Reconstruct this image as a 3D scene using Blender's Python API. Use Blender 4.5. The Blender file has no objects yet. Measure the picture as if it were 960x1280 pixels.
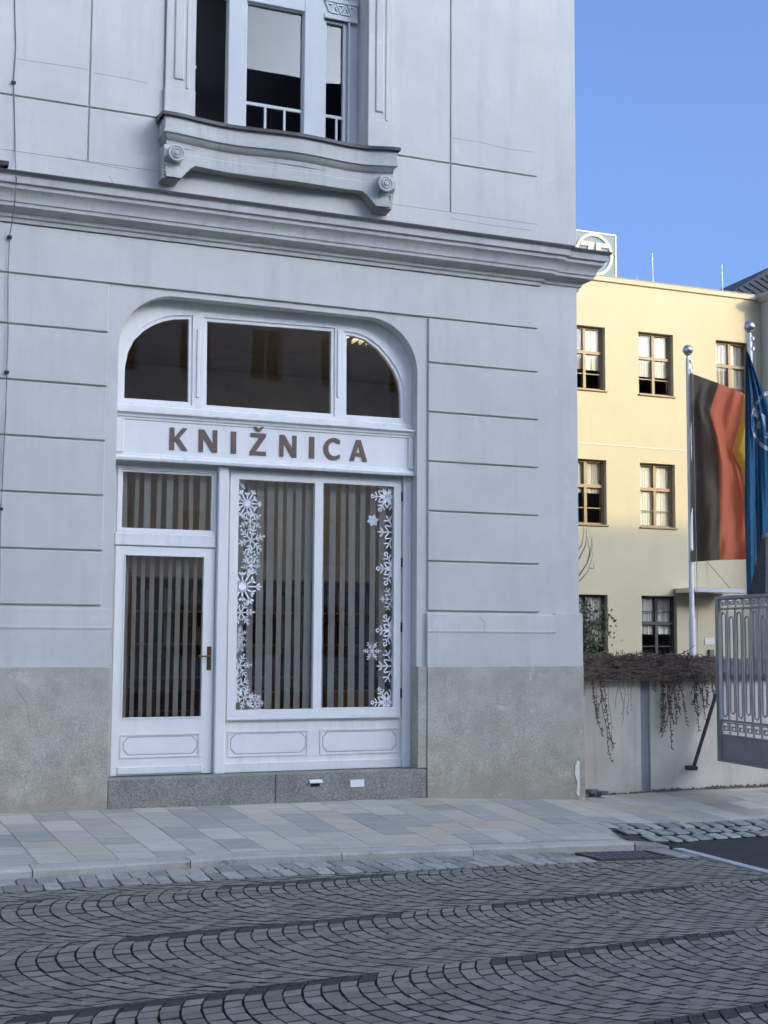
import bpy, bmesh, math, random
from mathutils import Vector, Matrix
from mathutils.geometry import tessellate_polygon
import numpy as np
rnd = random.Random(7)
rad = math.radians
SC = bpy.context.scene

# ---------------------------------------------------------------- camera
F_PX, CX, CY = 1700.0, 480.0, 640.0           # focal length and centre in pixels of the 960 x 1280 photograph
YAW, PITCH, ROLL = rad(22.8), rad(5.43), rad(0.33)
CAM = Vector((0.0, -12.8, 1.525))
_f = Vector((math.sin(YAW)*math.cos(PITCH), math.cos(YAW)*math.cos(PITCH), math.sin(PITCH)))
_r = Vector((math.cos(YAW), -math.sin(YAW), 0))
_u = _r.cross(_f)
AX_R = math.cos(ROLL)*_r + math.sin(ROLL)*_u
AX_U = -math.sin(ROLL)*_r + math.cos(ROLL)*_u
AX_F = _f
cd = bpy.data.cameras.new('camera'); cam = bpy.data.objects.new('camera', cd)
SC.collection.objects.link(cam); SC.camera = cam
cd.sensor_fit = 'HORIZONTAL'; cd.sensor_width = 36.0; cd.lens = F_PX/960*36
cd.clip_start = 0.1; cd.clip_end = 3000
m = Matrix.Identity(4)
for i in range(3):
    m[i][0] = AX_R[i]; m[i][1] = AX_U[i]; m[i][2] = -AX_F[i]; m[i][3] = CAM[i]
cam.matrix_world = m

# ---------------------------------------------------------------- sky, sun, exposure
SUN_AZ, SUN_EL = rad(32), rad(15.2)            # low sun behind the camera, off to the right
TO_SUN = Vector((math.sin(SUN_AZ)*math.cos(SUN_EL), -math.cos(SUN_AZ)*math.cos(SUN_EL), math.sin(SUN_EL)))
W = bpy.data.worlds.new('World'); SC.world = W; W.use_nodes = True
nt = W.node_tree; nt.nodes.clear()
sky = nt.nodes.new('ShaderNodeTexSky'); sky.sky_type = 'NISHITA'; sky.sun_disc = False
sky.sun_elevation = SUN_EL; sky.sun_rotation = math.atan2(TO_SUN.x, TO_SUN.y)
sky.altitude = 300; sky.air_density = 0.5; sky.dust_density = 10.0; sky.ozone_density = 4.8
bg = nt.nodes.new('ShaderNodeBackground'); bg.inputs[1].default_value = 0.15
ow = nt.nodes.new('ShaderNodeOutputWorld')
nt.links.new(sky.outputs[0], bg.inputs[0]); nt.links.new(bg.outputs[0], ow.inputs[0])
sl = bpy.data.lights.new('sun', 'SUN'); sun = bpy.data.objects.new('sun', sl); SC.collection.objects.link(sun)
sl.energy = 0.95; sl.angle = rad(0.53); sl.color = (1.0, 0.76, 0.22)
sun.rotation_euler = (-TO_SUN).to_track_quat('-Z', 'Y').to_euler()
SC.view_settings.view_transform = 'Standard'; SC.view_settings.look = 'None'
SC.view_settings.exposure = 2.0; SC.view_settings.gamma = 1.0; SC.view_settings.use_curve_mapping = False

# ---------------------------------------------------------------- pixel -> place
def ray(px, py):
    return AX_R*((px-CX)/F_PX) - AX_U*((py-CY)/F_PX) + AX_F
def PY(px, py, Y):                              # the point seen at a pixel on the upright plane y = Y
    d = ray(px, py); t = (Y-CAM.y)/d.y
    return CAM + d*t
def PH(px, py, fn):                             # the point seen at a pixel on the height field z = fn(x, y)
    d = ray(px, py); z = -0.2; p = CAM
    for _ in range(40):
        t = (z-CAM.z)/d.z; p = CAM + d*t; z = 0.5*z + 0.5*fn(p.x, p.y)
    return p
def RC(xl, xr, yt, yb, Y):                      # upright rectangle from its four mid-edge pixels
    xm, ym = (xl+xr)/2, (yt+yb)/2
    return PY(xl, ym, Y).x, PY(xr, ym, Y).x, PY(xm, yb, Y).z, PY(xm, yt, Y).z
def project(p):
    v = Vector(p)-CAM; z = v.dot(AX_F)
    return CX+F_PX*v.dot(AX_R)/z, CY-F_PX*v.dot(AX_U)/z, z
def lerp_table(tab, x):
    if x <= tab[0][0]: return tab[0][1]
    for (a, za), (b, zb) in zip(tab, tab[1:]):
        if x <= b: return za+(zb-za)*(x-a)/(b-a)
    return tab[-1][1]

# ---------------------------------------------------------------- object helpers
COL = SC.collection
def tag(o, label=None, cat=None, group=None, kind=None):
    if label: o['label'] = label
    if cat: o['category'] = cat
    if group: o['group'] = group
    if kind: o['kind'] = kind
    return o
def empty(name, loc=(0, 0, 0), label=None, cat=None, group=None):
    o = bpy.data.objects.new(name, None); COL.objects.link(o); o.location = loc; o.empty_display_size = 0.2
    return tag(o, label, cat, group)
def link(name, me, parent=None):
    o = bpy.data.objects.new(name, me); COL.objects.link(o)
    if parent is not None:
        o.parent = parent
        o.matrix_parent_inverse = Matrix.Translation(-world_loc(parent))
    return o
def world_loc(o):
    l = Vector((0, 0, 0))
    while o is not None:
        l += o.location if o.parent is None else (o.matrix_parent_inverse.translation + o.location)
        o = o.parent
    return l
class MB:
    """collects faces in world coordinates; build() links them as ONE mesh object"""
    def __init__(s): s.v = []; s.f = []; s.m = []; s.mi = 0
    def add(s, vs, fs):
        b = len(s.v); s.v.extend([tuple(p) for p in vs])
        s.f.extend([tuple(b+i for i in f) for f in fs]); s.m.extend([s.mi]*len(fs)); return s
    def box(s, x0, x1, y0, y1, z0, z1, c=0.0, cr=True):
        """box; c chamfers the four edges of the y0 (street) side (cr=False leaves the right one square)"""
        if c <= 0:
            vs = [(x0,y0,z0),(x1,y0,z0),(x1,y1,z0),(x0,y1,z0),(x0,y0,z1),(x1,y0,z1),(x1,y1,z1),(x0,y1,z1)]
            return s.add(vs, [(0,1,5,4),(1,2,6,5),(2,3,7,6),(3,0,4,7),(4,5,6,7),(3,2,1,0)])
        k = c if cr else 0.0
        vs = [(x0+c,y0,z0+c),(x1-k,y0,z0+c),(x1-k,y0,z1-c),(x0+c,y0,z1-c),
              (x0,y0+c,z0),(x1,y0+c,z0),(x1,y0+c,z1),(x0,y0+c,z1),
              (x0,y1,z0),(x1,y1,z0),(x1,y1,z1),(x0,y1,z1)]
        fs = [(0,1,2,3),(11,10,9,8)]
        for i in range(4):
            j = (i+1) % 4
            fs += [(i+4, j+4, j, i), (i+8, j+8, j+4, i+4)]
        return s.add(vs, fs)
    def obox(s, c, ex, ey, ez, h):
        """oriented box, centre c, unit axes, half sizes h"""
        c = Vector(c); vs = []
        for k in (-1, 1):
            for a, b in ((-1,-1),(1,-1),(1,1),(-1,1)):
                vs.append(c + Vector(ex)*h[0]*a + Vector(ey)*h[1]*b + Vector(ez)*h[2]*k)
        return s.add(vs, [(0,1,5,4),(1,2,6,5),(2,3,7,6),(3,0,4,7),(4,5,6,7),(3,2,1,0)])
    def tube(s, pts, r, n=6, cap=True):
        pts = [Vector(p) for p in pts]; rs = r if isinstance(r, (list, tuple)) else [r]*len(pts)
        vs = []; 
        for i, p in enumerate(pts):
            t = (pts[min(i+1, len(pts)-1)]-pts[max(i-1, 0)])
            t = t.normalized() if t.length > 1e-9 else Vector((0,0,1))
            a = t.cross(Vector((0,0,1)))
            if a.length < 1e-3: a = t.cross(Vector((1,0,0)))
            a.normalize(); b = t.cross(a)
            for k in range(n):
                w = 2*math.pi*k/n
                vs.append(p + (a*math.cos(w)+b*math.sin(w))*rs[i])
        fs = []
        for i in range(len(pts)-1):
            for k in range(n):
                k2 = (k+1) % n
                fs.append((i*n+k, i*n+k2, (i+1)*n+k2, (i+1)*n+k))
        if cap and n > 2:
            fs.append(tuple(range(n-1, -1, -1))); fs.append(tuple((len(pts)-1)*n+k for k in range(n)))
        return s.add(vs, fs)
    def lathe(s, base, prof, n=20, axis='z'):
        """profile of (radius, height) turned about an upright axis (or about y, heights going to -y)"""
        base = Vector(base); vs = []
        for r_, h in prof:
            for k in range(n):
                w = 2*math.pi*k/n; a, b = r_*math.cos(w), r_*math.sin(w)
                vs.append(base + (Vector((a, b, h)) if axis == 'z' else Vector((a, -h, b))))
        fs = [(i*n+k, i*n+(k+1) % n, (i+1)*n+(k+1) % n, (i+1)*n+k) for i in range(len(prof)-1) for k in range(n)]
        return s.add(vs, fs)
    def sheet(s, loops, y0, y1):
        """upright plate: loops = [outer, hole, ...] of (x, z); front at y0, back at y1"""
        tris = tessellate_polygon([[Vector((x, z, 0)) for x, z in lp] for lp in loops])
        flat = [p for lp in loops for p in lp]; n = len(flat)
        vs = [(x, y0, z) for x, z in flat] + [(x, y1, z) for x, z in flat]
        fs = [tuple(t) for t in tris] + [tuple(n+i for i in reversed(t)) for t in tris]
        b = 0
        for lp in loops:
            k = len(lp)
            for i in range(k):
                j = (i+1) % k
                fs.append((b+i, b+j, n+b+j, n+b+i))
            b += k
        return s.add(vs, fs)
    def sweep(s, path, prof, closed=False, caps=True):
        """prof of (out, z) carried along a plan path of (x, y); out is to the street side (right of travel), mitred"""
        P = [Vector((x, y)) for x, y in path]; n = len(P); vs = []
        for i in range(n):
            d0 = (P[i]-P[i-1]).normalized() if (i > 0 or closed) else None
            d1 = (P[(i+1) % n]-P[i]).normalized() if (i < n-1 or closed) else None
            d0 = d0 or d1; d1 = d1 or d0
            n0 = Vector((d0.y, -d0.x)); n1 = Vector((d1.y, -d1.x))
            mt = (n0+n1); mt = mt/max(0.2, (1+n0.dot(n1)))
            for o, z in prof:
                vs.append((P[i].x+mt.x*o, P[i].y+mt.y*o, z))
        k = len(prof); fs = []
        for i in range(n-1):
            for j in range(k-1):
                fs.append((i*k+j, (i+1)*k+j, (i+1)*k+j+1, i*k+j+1))
        if caps:
            fs.append(tuple(range(k))); fs.append(tuple((n-1)*k+j for j in reversed(range(k))))
        return s.add(vs, fs)
    def mesh(s, name, mats, fix=True):
        me = bpy.data.meshes.new(name); me.from_pydata(s.v, [], s.f)
        for q in (mats if isinstance(mats, (list, tuple)) else [mats]): me.materials.append(q)
        if any(s.m): me.polygons.foreach_set('material_index', s.m)
        if fix:
            bm = bmesh.new(); bm.from_mesh(me); bmesh.ops.recalc_face_normals(bm, faces=bm.faces); bm.to_mesh(me); bm.free()
        me.update(); return me
    def build(s, name, mats, parent=None, smooth=None, fix=True):
        me = s.mesh(name, mats, fix)
        if smooth is not None:
            me.polygons.foreach_set('use_smooth', [True]*len(me.polygons)); me.set_sharp_from_angle(angle=rad(smooth))
        return link(name, me, parent)
def cut_box(o, x0, x1, z0, z1):
    """trim a flat mesh to a window's clear rectangle"""
    bm = bmesh.new(); bm.from_mesh(o.data)
    for co, no in (((x0,0,0),(-1,0,0)),((x1,0,0),(1,0,0)),((0,0,z0),(0,0,-1)),((0,0,z1),(0,0,1))):
        g = bm.verts[:]+bm.edges[:]+bm.faces[:]
        if g: bmesh.ops.bisect_plane(bm, geom=g, plane_co=co, plane_no=no, clear_outer=True)
    bm.to_mesh(o.data); bm.free()

# ---------------------------------------------------------------- materials
def material(name, col, rough=0.6, var=0.0, vscale=3.0, bump=0.0, bscale=60.0, col2=None, speck=0.0, sscale=200.0,
             spec=0.4, metal=0.0, objrand=0.0, streak=None, dirt=None, stretch=(1, 1, 1), bdist=0.01, attr=None, damp=None):
    mt = bpy.data.materials.new(name); mt.use_nodes = True
    t = mt.node_tree; N = t.nodes; L = t.links; b = N['Principled BSDF']
    b.inputs['Roughness'].default_value = rough; b.inputs['Metallic'].default_value = metal
    b.inputs['Specular IOR Level'].default_value = spec
    tc = N.new('ShaderNodeTexCoord'); mp = N.new('ShaderNodeMapping'); mp.inputs['Scale'].default_value = stretch
    L.new(tc.outputs['Object'], mp.inputs[0])
    if objrand > 0 and not attr:
        oo = N.new('ShaderNodeObjectInfo'); om = N.new('ShaderNodeVectorMath'); om.operation = 'SCALE'; om.inputs[0].default_value = (53, 91, 17)
        L.new(oo.outputs['Random'], om.inputs['Scale']); L.new(om.outputs[0], mp.inputs['Location'])
    def noise(scale, detail=4, rg=0.6, src=None):
        n = N.new('ShaderNodeTexNoise'); n.inputs['Scale'].default_value = scale
        n.inputs['Detail'].default_value = detail; n.inputs['Roughness'].default_value = rg
        L.new(src or mp.outputs[0], n.inputs['Vector']); return n
    def ramp(v, a, c):
        r = N.new('ShaderNodeMapRange'); r.inputs[1].default_value = a; r.inputs[2].default_value = c
        L.new(v, r.inputs[0]); return r.outputs[0]
    def mixc(fac, A, B, mode='MIX'):
        x = N.new('ShaderNodeMix'); x.data_type = 'RGBA'; x.blend_type = mode
        if isinstance(fac, (int, float)): x.inputs[0].default_value = fac
        else: L.new(fac, x.inputs[0])
        for k, q in ((6, A), (7, B)):
            if isinstance(q, tuple): x.inputs[k].default_value = (*q, 1)
            else: L.new(q, x.inputs[k])
        return x.outputs[2]
    c = tuple(col)
    cur = None
    if var > 0 or col2:
        c2 = col2 or tuple(max(0, q*(1-var)) for q in c)
        cur = mixc(ramp(noise(vscale, 5, 0.65).outputs[0], 0.35, 0.68), c, c2)
    if streak:                                       # (colour, strength, scale) rain streaks and weathering down a wall
        s2 = N.new('ShaderNodeMapping'); s2.inputs['Scale'].default_value = (1, 1, 0.10); L.new(tc.outputs['Object'], s2.inputs[0])
        n = noise(streak[2], 6, 0.7, s2.outputs[0])
        fac = N.new('ShaderNodeMath'); fac.operation = 'MULTIPLY'; fac.inputs[1].default_value = streak[1]
        L.new(ramp(n.outputs[0], 0.5, 0.75), fac.inputs[0]); cur = mixc(fac.outputs[0], cur or c, streak[0])
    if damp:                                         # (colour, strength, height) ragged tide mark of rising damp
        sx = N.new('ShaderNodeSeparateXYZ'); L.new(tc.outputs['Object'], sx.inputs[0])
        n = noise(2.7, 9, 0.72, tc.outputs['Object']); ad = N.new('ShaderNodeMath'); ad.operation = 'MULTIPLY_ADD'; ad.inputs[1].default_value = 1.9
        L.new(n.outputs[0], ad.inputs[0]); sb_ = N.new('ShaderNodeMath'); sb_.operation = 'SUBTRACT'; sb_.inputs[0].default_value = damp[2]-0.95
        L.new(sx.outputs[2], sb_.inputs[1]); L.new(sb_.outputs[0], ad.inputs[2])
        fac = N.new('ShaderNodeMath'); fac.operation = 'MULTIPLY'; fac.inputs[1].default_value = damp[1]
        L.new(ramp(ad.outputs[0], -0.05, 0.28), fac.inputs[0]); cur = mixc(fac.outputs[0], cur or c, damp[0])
    if dirt:                                         # (colour, strength, scale, threshold) blotches with ragged edges
        n = noise(dirt[2], 9, 0.72)
        fac = N.new('ShaderNodeMath'); fac.operation = 'MULTIPLY'; fac.inputs[1].default_value = dirt[1]
        L.new(ramp(n.outputs[0], dirt[3], dirt[3]+0.06), fac.inputs[0]); cur = mixc(fac.outputs[0], cur or c, dirt[0])
    if speck > 0:
        n = noise(sscale, 2, 0.5, tc.outputs['Object'])
        cur = mixc(ramp(n.outputs[0], 0.3, 0.7), cur or c, mixc(1.0, cur or c, (1-speck,)*3, 'MULTIPLY'))
    if objrand > 0 or attr:
        if attr:
            oi = N.new('ShaderNodeAttribute'); oi.attribute_name = attr; src = oi.outputs['Fac']
        else:
            oi = N.new('ShaderNodeObjectInfo'); src = oi.outputs['Random']
        r = N.new('ShaderNodeMapRange'); r.inputs[3].default_value = 1-objrand; r.inputs[4].default_value = 1+objrand
        L.new(src, r.inputs[0])
        h = N.new('ShaderNodeVectorMath'); h.operation = 'SCALE'
        if cur is None: h.inputs[0].default_value = c
        else: L.new(cur, h.inputs[0])
        L.new(r.outputs[0], h.inputs['Scale']); cur = h.outputs[0]
    if cur is None: b.inputs['Base Color'].default_value = (*c, 1)
    else: L.new(cur, b.inputs['Base Color'])
    if bump > 0:
        bp = N.new('ShaderNodeBump'); bp.inputs['Strength'].default_value = bump; bp.inputs['Distance'].default_value = bdist
        L.new(noise(bscale, 6, 0.65, tc.outputs['Object']).outputs[0], bp.inputs['Height']); L.new(bp.outputs[0], b.inputs['Normal'])
    return mt
def glass_mat(name, ior=1.5, tint=(0.9, 0.93, 0.92), wav=0.0):
    mt = bpy.data.materials.new(name); mt.use_nodes = True
    t = mt.node_tree; N = t.nodes; L = t.links; N.remove(N['Principled BSDF'])
    tr = N.new('ShaderNodeBsdfTransparent'); tr.inputs[0].default_value = (*tint, 1)
    gl = N.new('ShaderNodeBsdfGlossy'); gl.inputs['Roughness'].default_value = 0.0; gl.inputs[0].default_value = (0.95, 0.95, 0.95, 1)
    fr = N.new('ShaderNodeFresnel'); fr.inputs[0].default_value = ior
    mx = N.new('ShaderNodeMixShader'); L.new(fr.outputs[0], mx.inputs[0]); L.new(tr.outputs[0], mx.inputs[1]); L.new(gl.outputs[0], mx.inputs[2])
    if wav > 0:
        tc = N.new('ShaderNodeTexCoord'); n = N.new('ShaderNodeTexNoise'); n.inputs['Scale'].default_value = 1.6; n.inputs['Detail'].default_value = 1
        L.new(tc.outputs['Object'], n.inputs['Vector'])
        bp = N.new('ShaderNodeBump'); bp.inputs['Strength'].default_value = wav; bp.inputs['Distance'].default_value = 0.02
        L.new(n.outputs[0], bp.inputs['Height']); L.new(bp.outputs[0], gl.inputs['Normal']); L.new(bp.outputs[0], fr.inputs['Normal'])
    L.new(mx.outputs[0], N['Material Output'].inputs[0]); return mt
def cloth_mat(name, col, trans=0.35):
    mt = bpy.data.materials.new(name); mt.use_nodes = True
    t = mt.node_tree; N = t.nodes; L = t.links; b = N['Principled BSDF']
    b.inputs['Base Color'].default_value = (*col, 1); b.inputs['Roughness'].default_value = 0.8; b.inputs['Specular IOR Level'].default_value = 0.15
    tl = N.new('ShaderNodeBsdfTranslucent'); tl.inputs[0].default_value = (*col, 1)
    tc = N.new('ShaderNodeTexCoord'); n = N.new('ShaderNodeTexNoise'); n.inputs['Scale'].default_value = 9; n.inputs['Detail'].default_value = 5
    mp = N.new('ShaderNodeMapping'); mp.inputs['Scale'].default_value = (1, 1, 0.15); L.new(tc.outputs['Object'], mp.inputs[0]); L.new(mp.outputs[0], n.inputs['Vector'])
    bp = N.new('ShaderNodeBump'); bp.inputs['Strength'].default_value = 0.9; bp.inputs['Distance'].default_value = 0.05
    L.new(n.outputs[0], bp.inputs['Height']); L.new(bp.outputs[0], b.inputs['Normal'])
    mx = N.new('ShaderNodeMixShader'); mx.inputs[0].default_value = trans
    L.new(b.outputs[0], mx.inputs[1]); L.new(tl.outputs[0], mx.inputs[2]); L.new(mx.outputs[0], N['Material Output'].inputs[0]); return mt

PL = (0.635, 0.622, 0.555)
M = {}
M['plaster'] = material('plaster', PL, 0.75, col2=(0.565, 0.555, 0.497), vscale=1.3, bump=0.25, bscale=90, bdist=0.004, streak=((0.48, 0.475, 0.43), 0.55, 5.0), dirt=((0.70, 0.695, 0.64), 0.45, 2.2, 0.60))
M['moulding'] = material('moulding_plaster', (0.58, 0.57, 0.51), 0.7, col2=(0.47, 0.46, 0.41), vscale=2.5, bump=0.2, bscale=70, bdist=0.004, streak=((0.25, 0.26, 0.26), 0.5, 7.0), stretch=(0.5, 1, 2))
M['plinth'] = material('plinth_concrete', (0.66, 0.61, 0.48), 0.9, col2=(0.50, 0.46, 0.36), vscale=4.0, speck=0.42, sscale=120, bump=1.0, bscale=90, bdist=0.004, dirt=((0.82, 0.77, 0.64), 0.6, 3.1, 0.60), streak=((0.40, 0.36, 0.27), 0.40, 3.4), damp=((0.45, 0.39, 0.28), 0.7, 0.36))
M['granite'] = material('step_granite', (0.46, 0.435, 0.36), 0.7, var=0.3, vscale=3, speck=0.7, sscale=120, bump=0.4, bscale=150, bdist=0.003)
M['white'] = material('white_paint', (0.85, 0.835, 0.77), 0.4, col2=(0.79, 0.775, 0.71), vscale=2.5, bump=0.08, bscale=40, bdist=0.003, dirt=((0.34, 0.33, 0.31), 0.55, 5.0, 0.68), streak=((0.50, 0.51, 0.52), 0.4, 9.0))
M['white_clean'] = material('white_gloss', (0.87, 0.855, 0.79), 0.35, col2=(0.81, 0.80, 0.735), vscale=2, streak=((0.66, 0.66, 0.64), 0.3, 8.0))
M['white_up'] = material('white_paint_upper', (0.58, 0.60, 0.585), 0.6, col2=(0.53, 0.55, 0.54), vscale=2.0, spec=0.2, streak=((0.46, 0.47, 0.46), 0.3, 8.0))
M['groove'] = material('panel_line', (0.42, 0.42, 0.41), 0.6)
M['flashing'] = material('dark_flashing', (0.045, 0.04, 0.038), 0.5, var=0.5, vscale=8, spec=0.5)
M['letter'] = material('letter_brown', (0.17, 0.115, 0.085), 0.55, var=0.15, vscale=6)
M['glass'] = glass_mat('glass', 1.58, (0.98, 0.97, 0.95), wav=0.04)
M['glass_up'] = glass_mat('glass_upper', 1.30, wav=0.03)
M['glass_far'] = glass_mat('glass_far', 1.14, (0.97, 0.97, 0.96))
M['sticker'] = material('sticker_white', (0.92, 0.92, 0.90), 0.5)
M['sticker_grey'] = material('sticker_silver', (0.55, 0.60, 0.62), 0.4)
M['blind'] = material('blind_fabric', (0.92, 0.90, 0.78), 0.8, var=0.10, vscale=9)
M['room'] = material('room_wall', (0.62, 0.57, 0.48), 0.8, var=0.2)
M['roomfloor'] = material('room_floor', (0.40, 0.30, 0.20), 0.5, var=0.3)
M['wood'] = material('shelf_wood', (0.42, 0.24, 0.12), 0.5, var=0.3, vscale=4, stretch=(1, 1, 0.2))
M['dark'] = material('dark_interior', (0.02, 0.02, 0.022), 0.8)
M['brass'] = material('aged_brass', (0.16, 0.10, 0.045), 0.4, metal=0.8, var=0.3, vscale=30)
M['iron'] = material('black_iron', (0.03, 0.03, 0.032), 0.5)
M['gunmetal'] = material('gunmetal', (0.20, 0.21, 0.21), 0.6, var=0.4, vscale=20)
M['pit'] = material('pit_shade_black', (0.004, 0.004, 0.004), 1.0)
M['cable'] = material('cable_grey', (0.24, 0.25, 0.25), 0.6)
M['garden_wall'] = material('garden_wall_render', (0.78, 0.71, 0.57), 0.9, col2=(0.66, 0.60, 0.48), vscale=1.5, speck=0.2, sscale=110, bump=0.5, bscale=60, bdist=0.006, streak=((0.42, 0.38, 0.30), 0.5, 3.5), dirt=((0.85, 0.79, 0.66), 0.5, 2.0, 0.6))
M['post_blue'] = material('wall_pier_blue', (0.30, 0.315, 0.33), 0.85, var=0.2, vscale=3, bump=0.3, bscale=60)
M['coping'] = material('coping_stone', (0.15, 0.14, 0.125), 0.9, var=0.45, vscale=6, bump=0.6, bscale=40)
M['vine'] = material('dry_vine_bark', (0.20, 0.145, 0.105), 0.9, var=0.65, vscale=14)
M['gate'] = material('gate_paint', (0.31, 0.315, 0.30), 0.5, var=0.18, vscale=5, bump=0.1, bscale=30, dirt=((0.40, 0.40, 0.38), 0.5, 7.0, 0.64))
M['rust'] = material('rusty_iron', (0.06, 0.045, 0.038), 0.8, col2=(0.12, 0.10, 0.09), vscale=18, bump=0.4, bscale=80)
M['slate'] = material('slate_cap', (0.035, 0.04, 0.05), 0.55, var=0.5, vscale=10, bump=0.3, bscale=30)
M['cream'] = material('cream_render', (0.405, 0.355, 0.232), 0.85, col2=(0.385, 0.335, 0.218), vscale=0.7, streak=((0.34, 0.31, 0.20), 0.35, 2.0), bump=0.1, bscale=30)
M['white_wall'] = material('white_render', (0.50, 0.48, 0.42), 0.85, var=0.06, vscale=0.8)
M['frame_brown'] = material('frame_brown', (0.21, 0.14, 0.075), 0.5, var=0.2, vscale=3)
M['frame_dark'] = material('frame_dark', (0.035, 0.03, 0.028), 0.5)
M['curtain'] = material('curtain_white', (0.46, 0.445, 0.39), 0.9, var=0.10, vscale=4, stretch=(6, 1, 0.3), objrand=0.25)
M['roof_slate'] = material('roof_slate', (0.035, 0.036, 0.04), 0.6, var=0.4, vscale=5, bump=0.4, bscale=14)
M['roof_dark'] = material('roof_tiles_dark', (0.035, 0.032, 0.034), 0.7, var=0.4, vscale=2, bump=0.6, bscale=10)
M['house'] = material('house_render', (0.70, 0.65, 0.56), 0.9, var=0.12, vscale=0.5)
M['house2'] = material('house_render_grey', (0.62, 0.60, 0.55), 0.9, var=0.12, vscale=0.5)
M['steel'] = material('steel_bright', (0.50, 0.50, 0.51), 0.28, metal=0.9, var=0.15, vscale=20)
M['pole'] = material('pole_white', (0.62, 0.62, 0.61), 0.4)
def frosted(name, col, fac):
    mt = bpy.data.materials.new(name); mt.use_nodes = True
    t = mt.node_tree; N = t.nodes; N.remove(N['Principled BSDF'])
    a = N.new('ShaderNodeBsdfTransparent'); b = N.new('ShaderNodeBsdfDiffuse'); b.inputs[0].default_value = (*col, 1)
    x = N.new('ShaderNodeMixShader'); x.inputs[0].default_value = fac
    t.links.new(a.outputs[0], x.inputs[1]); t.links.new(b.outputs[0], x.inputs[2]); t.links.new(x.outputs[0], N['Material Output'].inputs[0]); return mt
M['sign_panel'] = frosted('sign_acrylic', (0.26, 0.31, 0.29), 0.5)
M['sign_logo'] = material('sign_logo_white', (0.46, 0.42, 0.30), 0.6)
M['black_cloth'] = cloth_mat('flag_black', (0.115, 0.10, 0.075), 0.5)
M['red_cloth'] = cloth_mat('flag_red', (0.60, 0.175, 0.09), 0.5)
M['gold_cloth'] = cloth_mat('flag_gold', (0.62, 0.40, 0.08), 0.5)
M['blue_cloth'] = cloth_mat('flag_blue', (0.042, 0.15, 0.27), 0.4)
M['white_cloth'] = cloth_mat('flag_white', (0.50, 0.52, 0.52), 0.3)
M['leaf'] = material('leaf_evergreen', (0.13, 0.16, 0.05), 0.5, var=0.5, vscale=25)
M['twig'] = material('twig_grey', (0.12, 0.10, 0.085), 0.9)
M['bed'] = material('joint_sand', (0.075, 0.070, 0.055), 0.95, var=0.4, vscale=20, bump=0.4, bscale=120)
M['bed_light'] = material('mortar_grey', (0.24, 0.225, 0.185), 0.95, var=0.3, vscale=20, bump=0.4, bscale=120)
M['ground'] = material('ground_earth', (0.10, 0.095, 0.085), 0.95, var=0.3, vscale=0.5)
PV = dict(rough=0.62, vscale=11, speck=0.28, sscale=160, bump=0.5, bscale=120, bdist=0.003, objrand=0.24)
M['paver'] = material('paver_concrete', (0.265, 0.248, 0.182), col2=(0.20, 0.188, 0.142), **PV)
M['paver_field'] = material('paver_concrete_field', (0.265, 0.248, 0.182), col2=(0.20, 0.188, 0.142), attr='tint', **PV)
M['paver_dark'] = material('paver_charcoal', (0.034, 0.036, 0.030), col2=(0.024, 0.026, 0.022), **PV)
SLAB = []
for i, (c1, c2) in enumerate((((0.58, 0.545, 0.43), (0.41, 0.39, 0.315)), ((0.50, 0.475, 0.385), (0.345, 0.335, 0.28)), ((0.63, 0.59, 0.475), (0.48, 0.455, 0.365)), ((0.58, 0.51, 0.375), (0.44, 0.385, 0.285)), ((0.44, 0.425, 0.355), (0.30, 0.295, 0.255)))):
    SLAB.append(material('slab_concrete_%d' % i, c1, 0.6, col2=c2, vscale=4.0, stretch=(0.6, 6.5, 6.5), speck=0.12, sscale=150, bump=0.3, bscale=90, bdist=0.003, objrand=0.10))
M['kerb'] = material('kerb_granite', (0.66, 0.62, 0.51), 0.8, col2=(0.50, 0.47, 0.39), vscale=3.5, speck=0.35, sscale=140, bump=0.6, bscale=90, bdist=0.005, dirt=((0.085, 0.09, 0.09), 0.7, 3.5, 0.63), objrand=0.08)
M['sett'] = material('sett_granite', (0.46, 0.44, 0.365), 0.75, col2=(0.32, 0.305, 0.255), vscale=8, speck=0.3, sscale=140, bump=0.8, bscale=45, bdist=0.01, objrand=0.28)
M['asphalt'] = material('asphalt', (0.060, 0.057, 0.048), 0.9, var=0.3, vscale=4, speck=0.5, sscale=170, bump=0.8, bscale=160, bdist=0.004)
M['strip'] = material('concrete_strip', (0.58, 0.57, 0.54), 0.8, var=0.25, vscale=7, speck=0.2, bump=0.4, bscale=90)
M['flake'] = material('flaked_render', (0.84, 0.79, 0.66), 0.9, var=0.15, vscale=20)
M['rubble'] = material('rubble_grey', (0.22, 0.21, 0.20), 0.95, var=0.4, vscale=12, bump=0.8, bscale=30)

# ================================================================= GROUND
RA, RB, RCC = -0.127, -0.0288, -0.0084
def road_z(x, y):
    return RA + RB*min(x, 7.4) + 0.35*RB*max(0.0, min(x, 30)-7.4) + RCC*max(y, -14)
KERB = [(-14.0, -5.6), (-4.0, -3.85), (1.29, -2.88), (3.27, -2.50), (5.58, -2.38), (6.84, -2.32), (7.5, -2.29)]
def kerb_y(x): return lerp_table(KERB, x)
WALLZ = [(-14, 0.06), (1.6, -0.03), (2.6, -0.032), (5.85, -0.05), (7.66, -0.135), (8.4, -0.185), (9.85, -0.172), (16, -0.2)]
def wall_z(x): return lerp_table(WALLZ, x)
def edge_y(x):                                   # street edge of the slab paving
    return kerb_y(x)+0.22 if x < 6.95 else -1.30+0.035*(x-7.0) if x > 7.05 else (kerb_y(6.95)+0.22)*(7.05-x)/0.1+(-1.30)*(x-6.95)/0.1
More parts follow.
